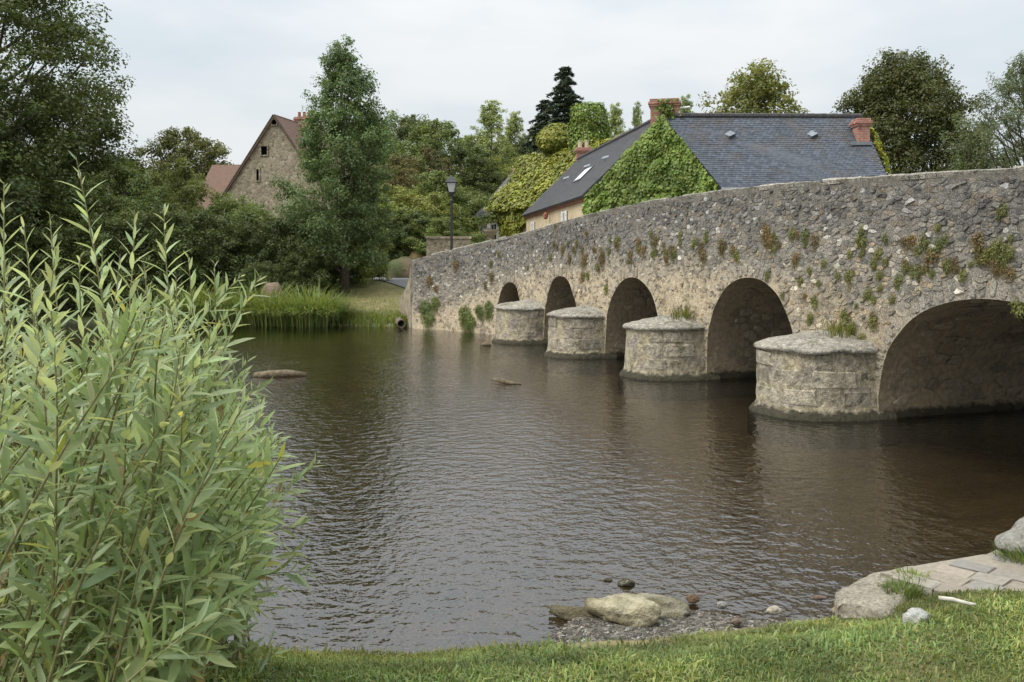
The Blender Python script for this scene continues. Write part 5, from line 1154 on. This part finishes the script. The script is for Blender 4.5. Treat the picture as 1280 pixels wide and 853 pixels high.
def shoot(tip, base, seedr, dens=1.0, ll=.13, leafy=.75):
    global nst
    tip = np.array(tip, float); base = np.array(base, float); L_ = np.linalg.norm(tip - base)
    c1 = base + np.array((0, 0, .42 * L_)) + seedr.normal(0, .11, 3); c2 = base + (tip - base) * .68 + np.array((0, 0, .16 * L_)) * (1 if abs(tip[0] - base[0]) > .35 else .3) + seedr.normal(0, .03, 3)
    ts = np.linspace(0, 1, 15); B = lambda t: (1 - t) ** 3 * base + 3 * (1 - t) ** 2 * t * c1 + 3 * (1 - t) * t * t * c2 + t ** 3 * tip
    pts = [B(t) for t in ts]; m = MB(); m.tube(pts, [.0058 * (1 - .86 * t) * min(1.3, L_ / 1.5) + .0008 for t in ts], 5, cap=False); m.build('stem', MT['twig'], wil, True); nst += 1
    ang = seedr.uniform(0, 6.28); t = 1 - leafy
    tone = seedr.uniform(.82, 1.15)
    step = .026 / L_ / dens
    while t < 1.0:
        p = B(t); tg_ = B(min(1, t + .02)) - B(max(0, t - .02)); tg_ /= np.linalg.norm(tg_); ang += 2.4 + seedr.normal(0, .25)
        a_ = np.cross(tg_, (0.2, .9, .3)); a_ /= np.linalg.norm(a_); b_ = np.cross(tg_, a_); rad_ = a_ * math.cos(ang) + b_ * math.sin(ang)
        u_ = max(0, (t - (1 - leafy)) / leafy); env = (.55 + .6 * math.sin(min(1, u_ * 1.15) * 2.6)) if u_ < .9 else .62 - (u_ - .9) * 2.4
        ln = ll * env * seedr.uniform(.55, 1.25); up = .75 + .8 * u_ ** 2 + seedr.normal(0, .25)
        d = rad_ + tg_ * up + np.array((0, 0, -.06)); nrm = tg_ - rad_ * .4 + seedr.normal(0, .25, 3)
        k = tone * seedr.uniform(.75, 1.25); yl = seedr.random()
        col = (k * (1.3 if yl < .018 else seedr.uniform(.9, 1.08)), k * (1.05 if yl < .018 else 1), k * (.55 if yl < .018 else seedr.uniform(.85, 1.1)))
        if seedr.random() < .018 and u_ < .6: col = (k * 1.1, k * .62, k * .5)
        lance(p, d, nrm, ln, ln * seedr.uniform(.15, .215), seedr.uniform(.0, .28), col); t += step * seedr.uniform(.7, 1.3)
def W3(px, py, d): return (pxX(px, d), d, pyZ(py, d))
# leader shoots that make the outline
lead = [(95, 196, 3.3), (5, 228, 3.2), (62, 268, 3.5), (30, 285, 3.0), (168, 262, 3.6), (205, 258, 3.7), (128, 300, 3.4), (150, 318, 3.2), (235, 318, 3.6), (268, 328, 3.8), (302, 345, 3.9), (325, 345, 4.0), (220, 345, 3.4), (180, 330, 3.3), (100, 320, 3.1), (70, 310, 3.4), (290, 385, 3.9),
        (335, 480, 4.0), (318, 520, 4.1), (398, 578, 4.1), (372, 600, 4.0), (350, 560, 4.2), (382, 655, 4.0), (378, 690, 3.9), (392, 715, 3.8), (365, 635, 4.1), (340, 690, 4.0), (360, 735, 3.7), (330, 620, 3.9), (325, 570, 4.0), (310, 450, 3.9), (285, 430, 3.8), (260, 400, 3.7), (348, 760, 3.5), (325, 790, 3.3)]
for (px, py, d) in lead:
    t3 = W3(px, py, d); bx_ = -2.0 + .5 * (t3[0] + 1.6) + rw.uniform(-.25, .25) if px > 280 else t3[0] + rw.uniform(-.12, .12)
    bx_ = min(bx_, -1.15 + rw.uniform(-.15, .1)); by_ = min(4.5, d + rw.uniform(-.2, .2)); shoot(t3, (bx_, by_, .22), rw, 1.0, .115 if py < 350 else .125)
# body of the shrub, thinning out towards its edges
for k in range(300):
    d = rw.uniform(2.35, 4.6); px = rw.uniform(-60, 330) if k % 2 else rw.uniform(170, 352)
    top = np.interp(px, [-60, 0, 100, 180, 250, 300, 345], [300, 300, 335, 350, 385, 440, 530]); py = top + rw.random() ** 1.1 * (820 - top)
    if px > 300 and py > 760: continue
    t3 = W3(px, py, d)
    if t3[2] < .45: t3 = (t3[0], t3[1], .45 + rw.uniform(0, .3))
    bx_ = min(t3[0] - rw.uniform(-.1, .75), -1.05 - rw.uniform(0, .4)); shoot(t3, (bx_, min(4.55, d + rw.uniform(-.1, .5)), .2), rw, 1.0, rw.uniform(.095, .14), .82)
leaves.sort(key=lambda r: -r[2])
for V, col, s_ in leaves[:300]: link('leaf', mesh('leaf', V, LFc, MW, np.tile(np.array(col), (15, 1)), True), wil)
rest = leaves[300:]; V = np.concatenate([r[0] for r in rest]); Fq = (np.array(LFc)[None] + 15 * np.arange(len(rest))[:, None, None]).reshape(-1, 4)
tag(link('leaves', mesh('leaves', V, Fq, MW, np.repeat(np.array([r[1] for r in rest]), 15, 0), True), wil), kind='stuff')
# little willow seedling in the lawn
wil0 = wil; leaves = []; wil = empty('willow_seedling', (-.98, 3.55, .33), 'small upright willow seedling sprouting from the lawn', 'seedling')
for (dx, h_) in ((0, .17), (.04, .12), (-.05, .10)): shoot((-.98 + dx, 3.55, .33 + h_), (-.98 + dx * .3, 3.55, .31), rw, .9, .07, .85)
V = np.concatenate([r[0] for r in leaves]); 
for r in leaves: link('leaf', mesh('leaf', r[0], LFc, MW, np.tile(np.array(r[1]), (15, 1)), True), wil)
print('TRIS', sum(len(m.loops) - 2 * len(m.polygons) for m in bpy.data.meshes), 'objects', len(bpy.data.objects), 'stems', nst, 'leaves', len(rest))
